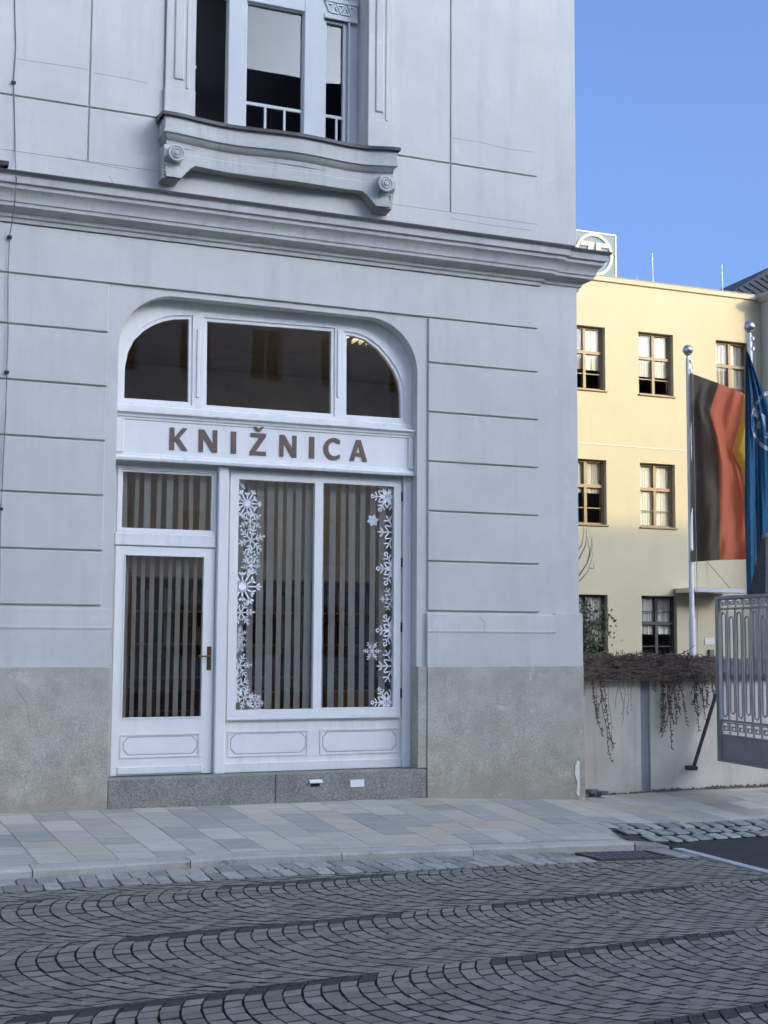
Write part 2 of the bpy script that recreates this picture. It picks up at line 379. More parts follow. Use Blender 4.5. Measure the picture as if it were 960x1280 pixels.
def walk_z(x, y):
    yk = kerb_y(min(x, 7.5)); rise = 0.055 if x < 6.8 else max(0.012, 0.055-0.06*(x-6.8))
    zk = road_z(x, yk)+rise; t = (y-yk)/(0-yk)
    return zk + (wall_z(x)-zk)*max(-0.1, min(1.0, t))
def grid(name, xs, ys, fn, mat, kind='structure', parent=None):
    mb = MB(); nx, ny = len(xs), len(ys)
    vs = [(x, y, fn(x, y)) for y in ys for x in xs]
    mb.add(vs, [(j*nx+i, j*nx+i+1, (j+1)*nx+i+1, (j+1)*nx+i) for j in range(ny-1) for i in range(nx-1)])
    o = mb.build(name, mat, parent, fix=False)
    if kind: o['kind'] = kind
    return o
def frange(a, b, n): return [a+(b-a)*i/n for i in range(n+1)]
gx = [-600, -200, -60]+frange(-30, 40, 35)+[80, 200, 600]
gy = [-600, -200, -60]+frange(-30, 30, 30)+[60, 200, 600]
def ground_z(x, y):
    xx, yy = max(-14, min(30, x)), max(-30, min(30, y))
    return (road_z(xx, yy) if yy < -2 else min(road_z(xx, -2), wall_z(xx))) - 0.10
grid('ground', gx, gy, ground_z, M['ground'])
road = grid('road', frange(-14, 14, 28), frange(-19, -1.2, 18), lambda x, y: road_z(x, y)-0.022, M['bed'])

# --- road pavers in segmental arches
A_B = rad(11.3); DV = Vector((math.cos(A_B), math.sin(A_B), 0)); NV = Vector((DV.y, -DV.x, 0))
BW, BP = 1.365, 0.105
N0 = NV.dot(Vector((3.17, -4.76, 0)))            # one band boundary runs through this point
RR = BW/(2*math.sin(rad(45)))
P0 = Vector((0, 0, 0))
def arc_pt(s, n_mid, th):
    return DV*(s - RR*math.cos(th) + RR*math.cos(rad(45))) + NV*(n_mid + RR*math.sin(th))
def gutter_y(x): return kerb_y(min(x, 7.5)) - lerp_table([(1.3, 0.53), (3.2, 0.62), (5.4, 0.60), (7.2, 0.55)], x)
STRIP_A, STRIP_B = Vector((7.20, -2.36, 0)), Vector((6.98, -5.4, 0))
def strip_x(y): return STRIP_A.x+(STRIP_B.x-STRIP_A.x)*(y-STRIP_A.y)/(STRIP_B.y-STRIP_A.y)
def clip_poly(poly, inside, cross):
    out = []
    for i in range(len(poly)):
        a, b = poly[i], poly[(i+1) % len(poly)]
        ia, ib = inside(a), inside(b)
        if ia: out.append(a)
        if ia != ib:
            lo, hi = 0.0, 1.0
            for _ in range(14):
                mid = (lo+hi)/2
                if inside(a.lerp(b, mid)) == ia: lo = mid
                else: hi = mid
            out.append(a.lerp(b, lo))
    return out
def block_faces(poly, z_of, top, depth, ch):
    """a stone of outline poly (Vectors, xy): chamfered top, sides down to depth"""
    c = sum(poly, Vector((0, 0, 0)))/len(poly); n = len(poly)
    r = max(1e-3, sum((p-c).length for p in poly)/n); k = max(0.5, 1-ch/r*1.25)
    vs = []
    for p in poly:
        q = c+(p-c)*k; vs.append((q.x, q.y, z_of(q)+top))
    for p in poly: vs.append((p.x, p.y, z_of(p)+top-ch))
    for p in poly: vs.append((p.x, p.y, z_of(p)-depth))
    fs = [tuple(range(n))]
    for i in range(n):
        j = (i+1) % n
        fs += [(i+n, j+n, j, i), (i+2*n, j+2*n, j+n, i+n)]
    return vs, fs
def SIDE(n): return [0]+[1, 1]*n                   # joint-filled flanks take the joint material
def ccw(poly):
    a = sum(p.x*q.y-q.x*p.y for p, q in zip(poly, poly[1:]+poly[:1]))
    return poly if a > 0 else poly[::-1]
stones = []
TH0, TH1 = rad(-45), rad(45)
for k in range(-3, 6):
    nm = N0 + (k-0.5)*BW
    for j in range(-90, 145):
        s = j*BP + (k % 2)*0.05
        m0 = arc_pt(s, nm, 0)
        if not (-3.5 < m0.x < 8.2 and -10.5 < m0.y < -1.5): continue
        if m0.y < -8.9-0.25*(m0.x-1): continue
        cnt = 13; off = 0.5 if j % 2 else 0.0
        ths = [TH0+(TH1-TH0)*(q+off)/cnt for q in range(-1 if off else 0, cnt+1)]
        ths = [max(TH0, min(TH1, t)) for t in ths]
        if off: ths.append(TH1)
        for q in range(len(ths)-1):
            ta, tb = ths[q], ths[q+1]
            if tb-ta < rad(2): continue
            ga = rnd.uniform(0.0028, 0.005)/RR; jn = rnd.uniform(0, 0.0018)
            quad = [arc_pt(s+0.0034+jn, nm, ta+ga), arc_pt(s+0.0034+jn, nm, tb-ga), arc_pt(s+BP-0.0034-jn, nm, tb-ga), arc_pt(s+BP-0.0034-jn, nm, ta+ga)]
            quad = [p+Vector((rnd.uniform(-1, 1), rnd.uniform(-1, 1), 0))*0.0035 for p in quad]
            c = sum(quad, Vector((0, 0, 0)))/4
            if c.y > gutter_y(c.x)+0.15 or c.x > strip_x(c.y)+0.15: continue
            quad = clip_poly(quad, lambda p: p.y < gutter_y(p.x)-0.012, None)
            if len(quad) < 3: continue
            quad = clip_poly(quad, lambda p: p.x < strip_x(p.y)-0.012, None)
            if len(quad) < 3: continue
            quad = ccw(quad)
            ar = abs(sum(p.x*w.y-w.x*p.y for p, w in zip(quad, quad[1:]+quad[:1])))/2
            if ar < 0.0012: continue
            # dark replacement stones along the upper edge of each band
            first = ((ta+tb)/2 < TH0+rad(8.0))
            patch = math.sin(c.x*2.3+k*1.9)+0.6*math.sin(c.x*5.1+k*4.0)
            dark = first and (patch > -0.55 if k >= 1 else patch > 0.35)
            if k == 3 and c.x < 3.2: dark = False
            stones.append((c, quad, dark, rnd.random(), ar))
def in_view(c, mrg=4):
    px, py, z = project((c.x, c.y, road_z(c.x, c.y)))
    return z > 0 and -mrg < px < 960+mrg and -mrg < py < 1280+mrg
vis = sorted([i for i, t in enumerate(stones) if in_view(t[0]) and t[4] > 0.006], key=lambda i: (stones[i][0]-Vector((CAM.x, CAM.y, 0))).length)[:300]
vis_set = set(vis)
field = {False: MB(), True: MB()}; tints = {False: [], True: []}
for i, (c, quad, dark, tnt, ar) in enumerate(stones):
    tz = rnd.uniform(-0.003, 0.003); ax, ay = rnd.uniform(-0.018, 0.018), rnd.uniform(-0.018, 0.018)
    if i in vis_set:
        vs, fs = block_faces([p-c for p in quad], lambda p: road_z(c.x+p.x, c.y+p.y)-road_z(c.x, c.y)+ax*p.x+ay*p.y, tz, 0.05, 0.003)
        mb = MB().add(vs, fs)
        mb.m = SIDE(len(quad))
        o = link('paver', mb.mesh('paver', [M['paver_dark'] if dark else M['paver'], M['bed']], fix=False), road)
        o.location = (c.x, c.y, road_z(c.x, c.y))
    else:
        vs, fs = block_faces(quad, lambda p: road_z(p.x, p.y)+ax*(p.x-c.x)+ay*(p.y-c.y), tz, 0.05, 0.003)
        field[dark].add(vs, fs); field[dark].m[-len(fs):] = SIDE(len(quad)); tints[dark] += [tnt]*len(vs)
for dk in (False, True):
    if not field[dk].v: continue
    o = field[dk].build('far_dark_pavers' if dk else 'far_pavers', [M['paver_dark'] if dk else M['paver_field'], M['bed']], road, fix=False)
    o['kind'] = 'stuff'
    at = o.data.attributes.new('tint', 'FLOAT', 'POINT'); at.data.foreach_set('value', tints[dk])

# --- gutter of granite setts, two rows along the kerb
gutter = MB()
gxs = frange(-6, 7.5, 40)
vs = []
for x in gxs:
    yk, yg = kerb_y(x), gutter_y(x)
    vs += [(x, yk+0.02, road_z(x, yk)-0.012), (x, yg-0.02, road_z(x, yg)-0.012)]
gutter.add(vs, [(2*i, 2*i+1, 2*i+3, 2*i+2) for i in range(len(gxs)-1)])
gutter = gutter.build('gutter', M['bed_light'], fix=False); gutter['kind'] = 'structure'
def sett(poly, zf, parent, top=0.004, name='sett', mat='sett', ch=0.006, depth=0.05, tilt=0.012, jit=0.002, side='bed_light'):
    poly = ccw(poly); c = sum(poly, Vector((0, 0, 0)))/len(poly)
    ax, ay = rnd.uniform(-tilt, tilt), rnd.uniform(-tilt, tilt)
    vs, fs = block_faces([p-c for p in poly], lambda p: zf(c.x+p.x, c.y+p.y)-zf(c.x, c.y)+ax*p.x+ay*p.y, top+rnd.uniform(-jit, jit), depth, ch)
    mb = MB().add(vs, fs); mb.m = [0]+[0, 1]*len(poly)
    o = link(name, mb.mesh(name, [M[mat], M[side]], fix=False), parent)
    o.location = (c.x, c.y, zf(c.x, c.y)); return o
def rough_quad(a, b, c, d, g, jit):
    """quad shrunk by the joint width g with cut corners"""
    Q = [Vector(p) for p in (a, b, c, d)]; ct = sum(Q, Vector((0,0,0)))/4; out = []
    Q = [p + (ct-p).normalized()*g*1.3 + Vector((rnd.uniform(-jit, jit), rnd.uniform(-jit, jit), 0)) for p in Q]
    for i in range(4):
        p, pr, nx = Q[i], Q[i-1], Q[(i+1) % 4]
        out += [p+(pr-p)*0.08, p+(nx-p)*0.08]
    return out
for row in range(2):
    x = 0.6+0.06*row
    while x < 7.15:
        w = rnd.uniform(0.105, 0.165)
        def at(xx, t):
            yk, yg = kerb_y(xx)-0.01, gutter_y(xx)+0.008
            return Vector((xx, yk+(yg-yk)*t, 0))
        sk = 0.02
        if not (6.13 < x+w/2 < 6.92):
            q = rough_quad(at(x, row/2), at(x+w, row/2), at(x+w-sk, (row+1)/2), at(x-sk, (row+1)/2), 0.007, 0.006)
            sett(q, road_z, gutter)
        x += w

# --- kerb of long granite stones
kerb = MB()
kx = [-6, -4.2, -2.4, -0.75, 0.35, 1.52, 2.72, 4.0, 5.2, 6.84]
kerb = empty('kerb', (3, kerb_y(3), road_z(3, -2.4))); kerb['kind'] = 'structure'
for a, b in zip(kx, kx[1:]):
    n = 6; mb = MB(); prof = []
    path = [(a+0.004+(b-a-0.008)*i/n, kerb_y(a+(b-a)*i/n)) for i in range(n+1)]
    vs = []
    for x, y in path:
        zr = road_z(x, y)
        for o, h in ((0.0, -0.1), (0.0, 0.043), (0.014, 0.058), (0.205, 0.060), (0.212, 0.05), (0.212, -0.1)):
            vs.append((x, y+o, zr+h))
    k = 6
    mb.add(vs, [(i*k+j, (i+1)*k+j, (i+1)*k+j+1, i*k+j+1) for i in range(n) for j in range(k-1)]+[tuple(range(k)), tuple(n*k+j for j in reversed(range(k)))])
    mb.build('kerb_stone', M['kerb'], kerb)
# dark dropped stone that ends the kerb at the drive
mb = MB(); vs = []
for x, h in ((6.85, 0.05), (7.22, 0.02)):
    y = kerb_y(x); zr = road_z(x, y)
    for o, hh in ((0.0, -0.1), (0.0, h-0.012), (0.014, h), (0.215, h+0.004), (0.215, -0.1)): vs.append((x, y+o, zr+hh))
mb.add(vs, [(j, 5+j, 6+j, j+1) for j in range(4)]+[(0, 1, 2, 3, 4), (9, 8, 7, 6, 5)])
mb.build('dropped_kerb_stone', M['granite'], kerb)

# --- pavement of plank-shaped slabs laid square to the house
walk = grid('sidewalk', frange(-8, 6.9, 50)+frange(7.0, 13, 24), frange(0, 1, 12), lambda x, y: 0, M['bed_light'])
me = walk.data
for v in me.vertices:
    x, t = v.co.x, v.co.y; y0 = edge_y(x); y1 = 0.2 if x < 7.6 else 0.62
    v.co.y = y0+(y1-y0)*t; v.co.z = walk_z(x, v.co.y)-0.012
slabs = []
x = 0.36; col = 0
while x < 12.5:
    w = 0.308
    y1 = 0.12 if x+w < 7.62 else 0.58
    ye = max(edge_y(x), edge_y(x+w)) if 6.6 < x < 7.1 else 0.5*(edge_y(x)+edge_y(x+w))
    y = y1 - rnd.choice((0.1, 0.2, 0.3, 0.42))
    cuts = [y1]
    while y > ye+0.12:
        cuts.append(y); y -= rnd.choice((0.31, 0.42, 0.52, 0.62))
    cuts.append(None)
    for ya, yb in zip(cuts, cuts[1:]):
        g = 0.0025
        b0, b1 = (yb+g, yb+g) if yb is not None else (edge_y(x)+0.004, edge_y(x+w)+0.004)
        if b0 > ya-0.04 or b1 > ya-0.04: continue
        slabs.append([Vector((x+g, ya-g, 0)), Vector((x+w-g, ya-g, 0)), Vector((x+w-g, b1, 0)), Vector((x+g, b0, 0))])
    x += w; col += 1
def vis_key(poly):
    c = sum(poly, Vector((0,0,0)))/len(poly); px, py, z = project((c.x, c.y, walk_z(c.x, c.y)))
    return (0 if (-15 < px < 975 and py < 1300 and not (c.x > 2.4 and c.y > 0.3 and c.x < 7.6)) else 1, z)
slabs.sort(key=vis_key)
rest = MB()
for i, q in enumerate(slabs):
    q = ccw(q); c = sum(q, Vector((0,0,0)))/4
    mi = rnd.choices(range(5), weights=(32, 24, 18, 15 if c.x < 7 else 26, 9))[0]
    if i < 300:
        vs, fs = block_faces([p-c for p in q], lambda p: walk_z(c.x+p.x, c.y+p.y)-walk_z(c.x, c.y), rnd.uniform(-0.0012, 0.0012), 0.05, 0.0025)
        o = link('slab', MB().add(vs, fs).mesh('slab', SLAB[mi], fix=False), walk); o.location = (c.x, c.y, walk_z(c.x, c.y))
    else:
        rest.mi = mi; rest.add(*block_faces(q, lambda p: walk_z(p.x, p.y), 0, 0.05, 0.0025))
if rest.v:
    o = rest.build('far_slabs', SLAB, walk, fix=False); o['kind'] = 'stuff'

# --- drive at the right: asphalt, pale concrete strip, patch of rough setts
def drive_z(x, y): return road_z(x, y)+0.004
mb = MB(); ys = frange(-14, -1.95, 24)
vs = []
for y in ys:
    for x in (strip_x(y)+0.05, 9, 11, 14): vs.append((x, y, drive_z(x, y)))
mb.add(vs, [(4*j+i, 4*j+i+1, 4*j+i+5, 4*j+i+4) for j in range(len(ys)-1) for i in range(3)])
drive = mb.build('asphalt_drive', M['asphalt'], fix=False); drive['kind'] = 'structure'
strip = MB(); y = -2.38
strip_o = empty('concrete_edging', (7.1, -4, road_z(7.1, -4))); strip_o['kind'] = 'structure'
while y > -8:
    y2 = y-0.98
    q = [Vector((strip_x(y), y, 0)), Vector((strip_x(y)+0.10, y, 0)), Vector((strip_x(y2)+0.10, y2+0.005, 0)), Vector((strip_x(y2), y2+0.005, 0))]
    vs, fs = block_faces(ccw(q), lambda p: road_z(p.x, p.y), 0.012, 0.05, 0.006)
    MB().add(vs, fs).build('edging_stone', M['strip'], strip_o, fix=False); y = y2
sp = MB(); sxs = frange(6.98, 13, 20); vs = []
def patch_y(x, t): 
    top = edge_y(max(7.06, x))-0.01; bot = lerp_table([(6.98, -2.1), (7.3, -2.12), (8.5, -2.02), (13, -1.9)], x)
    return top+(bot-top)*t
def patch_z(x, y): return max(road_z(x, y)+0.004, min(walk_z(x, y)-0.004, 99))
for x in sxs:
    for t in (0, 0.5, 1): vs.append((x, patch_y(x, t), patch_z(x, patch_y(x, t))-0.02))
sp.add(vs, [(3*i+j, 3*i+j+1, 3*i+j+4, 3*i+j+3) for i in range(len(sxs)-1) for j in range(2)])
patch = sp.build('sett_crossing', M['bed'], fix=False); patch['kind'] = 'structure'
for row in range(3):
    x = 7.0+rnd.uniform(0, 0.1)+0.05*row
    while x < 11.5:
        w = rnd.uniform(0.15, 0.22)
        a = lambda xx, t: Vector((xx, patch_y(xx, t), 0))
        t0, t1 = row/3, (row+1)/3
        sett(rough_quad(a(x, t0), a(x+w, t0), a(x+w, t1), a(x, t1), 0.026, 0.014), patch_z, patch, top=0.008, ch=0.012, tilt=0.02, jit=0.003, side='bed')
        x += w

# --- drain grate in the gutter
gz = lambda x, y: road_z(x, y)
dg = empty('drain_grate', (6.52, gutter_y(6.5)+0.2, road_z(6.5, -2.7)), 'black iron drain grate in the gutter by the kerb end', 'drain grate')
x0, x1 = 6.16, 6.90
y0, y1 = kerb_y(6.5)-0.50, kerb_y(6.5)-0.10
def gbox(ax, bx, ay, by, top, dep):
    q = ccw([Vector((ax, ay, 0)), Vector((bx, ay, 0)), Vector((bx, by, 0)), Vector((ax, by, 0))])
    return block_faces(q, lambda p: gz(p.x, p.y), top, dep, 0.003)
mb = MB()
for a in ((x0, x1, y0, y0+0.035), (x0, x1, y1-0.035, y1), (x0, x0+0.035, y0+0.036, y1-0.036), (x1-0.035, x1, y0+0.036, y1-0.036)): mb.add(*gbox(*a, 0.008, 0.03))
mb.build('frame', M['rust'], dg, fix=False)
MB().add(*gbox(x0+0.03, x1-0.03, y0+0.03, y1-0.03, -0.010, 0.0115)).build('pit', M['pit'], dg, fix=False)  # thin black plate, the shade below the bars is put into its colour
for i in range(9):
    xx = x0+0.06+i*(x1-x0-0.08)/9
    q = ccw([Vector((xx, y0+0.036, 0)), Vector((xx+0.026, y0+0.036, 0)), Vector((xx+0.0, y1-0.036, 0)), Vector((xx-0.026, y1-0.036, 0))])
    MB().add(*block_faces(q, lambda p: gz(p.x, p.y), 0.006, 0.009, 0.003)).build('bar', M['gunmetal'], dg, fix=False)

# ================================================================= LIBRARY BUILDING
XC = 7.68                                         # street corner
XL, XR, ZT, RO = 2.615, 5.752, 4.866, 0.55        # arched shopfront opening
ZL = [4.92, 4.44, 3.917, 3.395, 2.875, 2.353, 1.837]
LIB = empty('library_building', (3, 0, -0.05), 'pale grey plastered corner house with an arched white library shopfront', 'building')
def arch(x0, x1, zb, zt, r, n=14):
    pts = [(x0, zb), (x1, zb)]
    pts += [(x1-r+r*math.cos(a), zt-r+r*math.sin(a)) for a in frange(0, math.pi/2, n)]
    pts += [(x0+r+r*math.cos(a), zt-r+r*math.sin(a)) for a in frange(math.pi/2, math.pi, n)]
    return pts
# upper window opening
UX0, UX1 = PY(243, 80, 0.0).x, PY(457, 80, 0.0).x
UZ0 = PY(350, 168, 0.0).z
wl = [(-4, -0.5), (2.615, -0.5), (XL, 4.866-RO)]
outer = [(-4, -0.6), (XC, -0.6), (XC, 11.6), (-4, 11.6)]
mb = MB(); mb.sheet([outer, arch(XL, XR, 0.0, ZT, RO), [(UX0, UZ0), (UX1, UZ0), (UX1, 9.6), (UX0, 9.6)]], 0.0, 0.42)
mb.build('wall', M['plaster'], LIB)
MB().box(XC-0.42, XC-0.001, 0.421, 9, -0.6, 11.599).build('side_wall', M['plaster'], LIB)
MB().box(-4, -3.6, 0.421, 9, -0.6, 11.6).build('side_wall', M['plaster'], LIB)
MB().box(-4, XC, 9.001, 9.4, -0.6, 11.6).build('back_wall', M['plaster'], LIB)
MB().box(-4.3, XC+0.3, -0.3, 9.6, 11.601, 11.9).build('roof', M['roof_dark'], LIB)
MB().box(-3.59, XC-0.43, 0.425, 8.99, 5.05, 5.30).build('floor_slab', M['room'], LIB)
MB().box(-3.59, XC-0.43, 0.425, 8.99, -0.1, 0.215).build('shop_floor', M['roomfloor'], LIB)
MB().box(-3.59, XC-0.43, 4.2, 4.3, 0.216, 5.04).build('partition', M['room'], LIB)
MB().box(-3.59, XC-0.43, 5.0, 5.1, 5.31, 11.59).build('partition', M['room'], LIB)
MB().box(1.2, 1.3, 0.425, 4.19, 0.216, 5.04).build('partition', M['room'], LIB)

# rusticated blocks of the ground floor
BP_Y = -0.026
bxL = 2.505; bxR0, bxR1 = 5.868, 7.178
for zt, zb in zip(ZL, ZL[1:]):
    a, b = zb+0.009, zt-0.009
    MB().box(-3.9, bxL, BP_Y, 0.0, a, b, 0.006).build('block', M['plaster'], LIB)
    MB().box(bxR0, bxR1, BP_Y, 0.0, a, b, 0.006, False).build('block', M['plaster'], LIB)
# band over the blocks; the plain strip up the corner is the wall itself, a little further back
MB().box(-3.9, bxR1, BP_Y, 0.0, ZL[0]+0.009, 5.39, 0.004, False).build('band', M['plaster'], LIB)
# water table and plinth
def plinth(x0, x1, ret_l, ret_r, zt_pl, name):
    p = [(x0, -0.001), (x1, -0.001)]
    if ret_l: p = [(x0, 0.20)]+p
    if ret_r: p = p+[(x1, 6.0)]
    prof = [(0.0, 1.822), (0.028, 1.822), (0.033, 1.80), (0.046, 1.655), (0.050, 1.632), (0.042, 1.612), (0.041, 1.272), (0.0, 1.272)]
    MB().sweep(p, prof).build('water_table', M['plaster'], LIB)
    prof = [(0.0, 1.2715), (0.043, 1.2715), (0.049, 1.266), (0.053, 0.35), (0.060, -0.5), (0.0, -0.5)]
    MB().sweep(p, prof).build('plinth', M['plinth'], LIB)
plinth(-3.9, 2.600, False, False, 0, 'l')
plinth(5.856, 7.36, False, False, 0, 'r')
# corner pier of the plinth, a shade further back, with its return round the corner
p = [(7.361, -0.001), (XC, -0.001), (XC, 6.0)]
MB().sweep(p, [(0.0, 1.84), (0.027, 1.835), (0.029, 1.2725), (0.0, 1.2725)]).build('corner_strip', M['plaster'], LIB)
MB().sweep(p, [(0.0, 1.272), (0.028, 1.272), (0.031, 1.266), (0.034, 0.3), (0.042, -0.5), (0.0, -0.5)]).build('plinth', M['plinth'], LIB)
# plinth inside the reveal
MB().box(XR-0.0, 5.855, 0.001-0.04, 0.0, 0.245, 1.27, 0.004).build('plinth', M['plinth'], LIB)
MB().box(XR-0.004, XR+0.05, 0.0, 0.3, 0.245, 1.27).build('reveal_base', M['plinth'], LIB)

# storey cornice
CZ = 5.40
def corn(h, k=1.0): return [(0.0, CZ), (0.03, CZ), (0.035, CZ+0.035), (0.055, CZ+0.045), (0.060, CZ+0.075), (0.10, CZ+0.10), (0.15, CZ+0.118), (0.155, CZ+0.15), (0.168, CZ+0.155),
                        (0.172, CZ+0.175), (0.185, CZ+0.215), (0.215, CZ+0.25), (0.232, CZ+0.262), (0.235, CZ+0.30), (0.262, CZ+0.307), (0.268, CZ+0.372), (0.285, CZ+0.385), (0.285, CZ+0.395), (0.0, CZ+0.43)]
MB().sweep([(-3.9, -0.012), (bxR1, -0.012), (bxR1, 0.3)], corn(0)).build('cornice', M['moulding'], LIB, smooth=25)
MB().sweep([(bxR1-0.1, 0.035), (XC, 0.035), (XC, 6.0)], corn(0)).build('cornice', M['moulding'], LIB, smooth=25)
MB().sweep([(-3.9, -0.012), (bxR1, -0.012), (bxR1, 0.3)], [(0.0, CZ+0.436), (0.295, CZ+0.400), (0.295, CZ+0.386), (0.30, CZ+0.386), (0.302, CZ+0.408), (0.0, CZ+0.446)]).build('flashing', M['flashing'], LIB)
MB().sweep([(bxR1-0.1, 0.035), (XC, 0.035), (XC, 6.0)], [(0.0, CZ+0.436), (0.295, CZ+0.400), (0.295, CZ+0.386), (0.30, CZ+0.386), (0.302, CZ+0.408), (0.0, CZ+0.446)]).build('flashing', M['flashing'], LIB)
# end of the next bay's moulding at the left edge
xe = PY(9, 215, -0.30).x; ze = PY(5, 201, -0.33).z
MB().sweep([(-1.2, 0), (xe-0.33, 0), (xe-0.33, 0.2)], [(0.0, ze-0.16), (0.22, ze-0.16), (0.25, ze-0.12), (0.27, ze-0.05), (0.30, ze-0.04), (0.31, ze-0.014), (0.0, ze)]).build('moulding', M['moulding'], LIB)
MB().sweep([(-1.2, 0), (xe-0.33, 0), (xe-0.33, 0.2)], [(0.0, ze+0.012), (0.33, ze-0.012), (0.33, ze-0.04), (0.338, ze-0.04), (0.34, ze), (0.0, ze+0.022)]).build('flashing', M['flashing'], LIB)

# upper storey: large plaster panels with sunk joints
jx0 = PY(111.5, 100, 0).x; jx1 = PY(562, 140, 0).x
jz = PY(90, 130, 0).z; jzR = PY(590, 211, 0).z
jz = (jz+jzR)/2; zb0 = PY(340, 240, 0).z
g = 0.008; yp = -0.022
ux0, ux1 = PY(205, 80, -0.02).x, PY(490, 80, -0.02).x
zlow = PY(330, 238, 0).z
zj_end = PY(110, 203, 0).z
MB().box(-3.9, 7.178, yp, 0.0, CZ+0.40, zj_end, 0.003, False).build('wall_panel', M['plaster'], LIB)
for (a, b, z0, z1) in ((-3.9, jx0-g, zj_end+0.001, jz-g), (jx0+g, jx1-g, zj_end+0.001, jz-g), (jx1+g, 7.178, zj_end+0.001, jz-g),
                       (-3.9, jx0-g, jz+g, 11.5), (jx0+g, ux0-0.001, jz+g, 11.5), (ux1+0.001, jx1-g, jz+g, 11.5), (jx1+g, 7.178, jz+g, 11.5)):
    MB().box(a, b, yp, 0.0, z0, z1, 0.005, b != 7.178).build('wall_panel', M['plaster'], LIB)

# window surround
def surround(xa, xb, inner):
    zs = PY((205+240)/2 if inner > 0 else 472, 112 if inner > 0 else 152, -0.05).z
    zb = UZ0-0.05
    MB().box(xa, xb, -0.075, 0.0, zb, zs, 0.006).build('surround_base', M['plaster'], LIB)
    MB().box(xa+0.01, xb-0.0, -0.055, 0.0, zs+0.001, 11.0, 0.004).build('surround', M['plaster'], LIB)
    w = xb-xa
    MB().box(xa+w*0.30, xa+w*0.62, -0.072, -0.0551, zs+0.10, 11.0, 0.010).build('surround_flute', M['plaster'], LIB)
    MB().box(xa+w*0.70, xa+w*0.80, -0.066, -0.0551, zs+0.02, 11.0, 0.004).build('surround_flute', M['plaster'], LIB)
surround(ux0, UX0-0.002, 1); surround(UX1+0.002, ux1, -1)

# serpentine sill with scrolled ends
sx0, sx1 = PY(206, 138, -0.30).x, PY(498, 186, -0.30).x
szt = 0.5*(PY(208, 138, -0.30).z+PY(498, 187, -0.30).z)
SP = [(0.0, 0.0), (0.05, 0.0), (0.12, 0.035), (0.22, 0.085), (0.32, 0.092), (0.44, 0.055), (0.56, 0.028), (0.68, 0.055), (0.79, 0.095), (0.88, 0.085), (0.95, 0.02), (1.0, 0.0)]
spath = []
for i in range(61):
    u = i/60; spath.append((sx0+(sx1-sx0)*u, -0.30+lerp_table(SP, u)))
import itertools
sm = spath[:]
for _ in range(4):
    sm = [sm[0]]+[(b[0], (a[1]+2*b[1]+c[1])/4) for a, b, c in zip(sm, sm[1:], sm[2:])]+[sm[-1]]
full = [(sx0, -0.001)]+sm+[(sx1, -0.001)]
prof = [(-0.15, szt-0.30), (-0.075, szt-0.30), (-0.07, szt-0.255), (-0.045, szt-0.24), (-0.02, szt-0.20), (0.0, szt-0.19), (0.0, szt-0.17), (-0.012, szt-0.165), (-0.012, szt-0.012), (-0.25, szt)]
MB().sweep(full, prof, caps=False).build('window_sill', M['moulding'], LIB, smooth=30)
# dark sheet-metal cover, as a top plate with a turned-down lip
mb = MB(); vs = []
for x, y in full: vs += [(x, 0.1, szt+0.06), (x, y-0.018, szt+0.006), (x, y-0.020, szt-0.028), (x, y-0.012, szt-0.028)]
n = len(full)
vs = [((v[0]-0.02) if i//4 == 0 else (v[0]+0.02) if i//4 == n-1 else v[0], v[1], v[2]) for i, v in enumerate(vs)]
vs = [(sx0-0.02 if i//4 <= 1 else sx1+0.02 if i//4 >= n-2 else v[0], v[1], v[2]) for i, v in enumerate(vs)]
mb.add(vs, [(4*i+j, 4*i+4+j, 4*i+5+j, 4*i+1+j) for i in range(n-1) for j in range(3)])
mb.build('sill_flashing', M['flashing'], LIB)
# apron below the sill: lower edge arches up between the ends
za = szt-0.30; mb = MB(); vs = []; n = 48
for i in range(n+1):
    u = i/n; x = sx0+0.05+(sx1-sx0-0.1)*u
    e = min(u, 1-u)
    low = 0.30 if e < 0.075 else 0.30-0.15*min(1, (e-0.075)/0.05)**0.5 if e < 0.125 else 0.15+0.012*math.sin((u-0.125)/0.75*math.pi)
    y = -0.20+0.6*lerp_table(SP, u)
    vs += [(x, y, za+0.02), (x, y, za-0.045), (x, y-0.006, za-0.052), (x, y-0.006, za-low), (x, 0.0, za-low)]
mb.add(vs, [(5*i+j, 5*i+5+j, 5*i+6+j, 5*i+1+j) for i in range(n) for j in range(4)])
mb.add([vs[0], vs[1], vs[2], vs[3], vs[4], (vs[0][0], 0, za)], [(0, 1, 2, 3, 4, 5)])
q = vs[-5:]; mb.add([q[0], q[1], q[2], q[3], q[4], (q[0][0], 0, za)], [(5, 4, 3, 2, 1, 0)])
mb.build('sill_apron', M['moulding'], LIB)
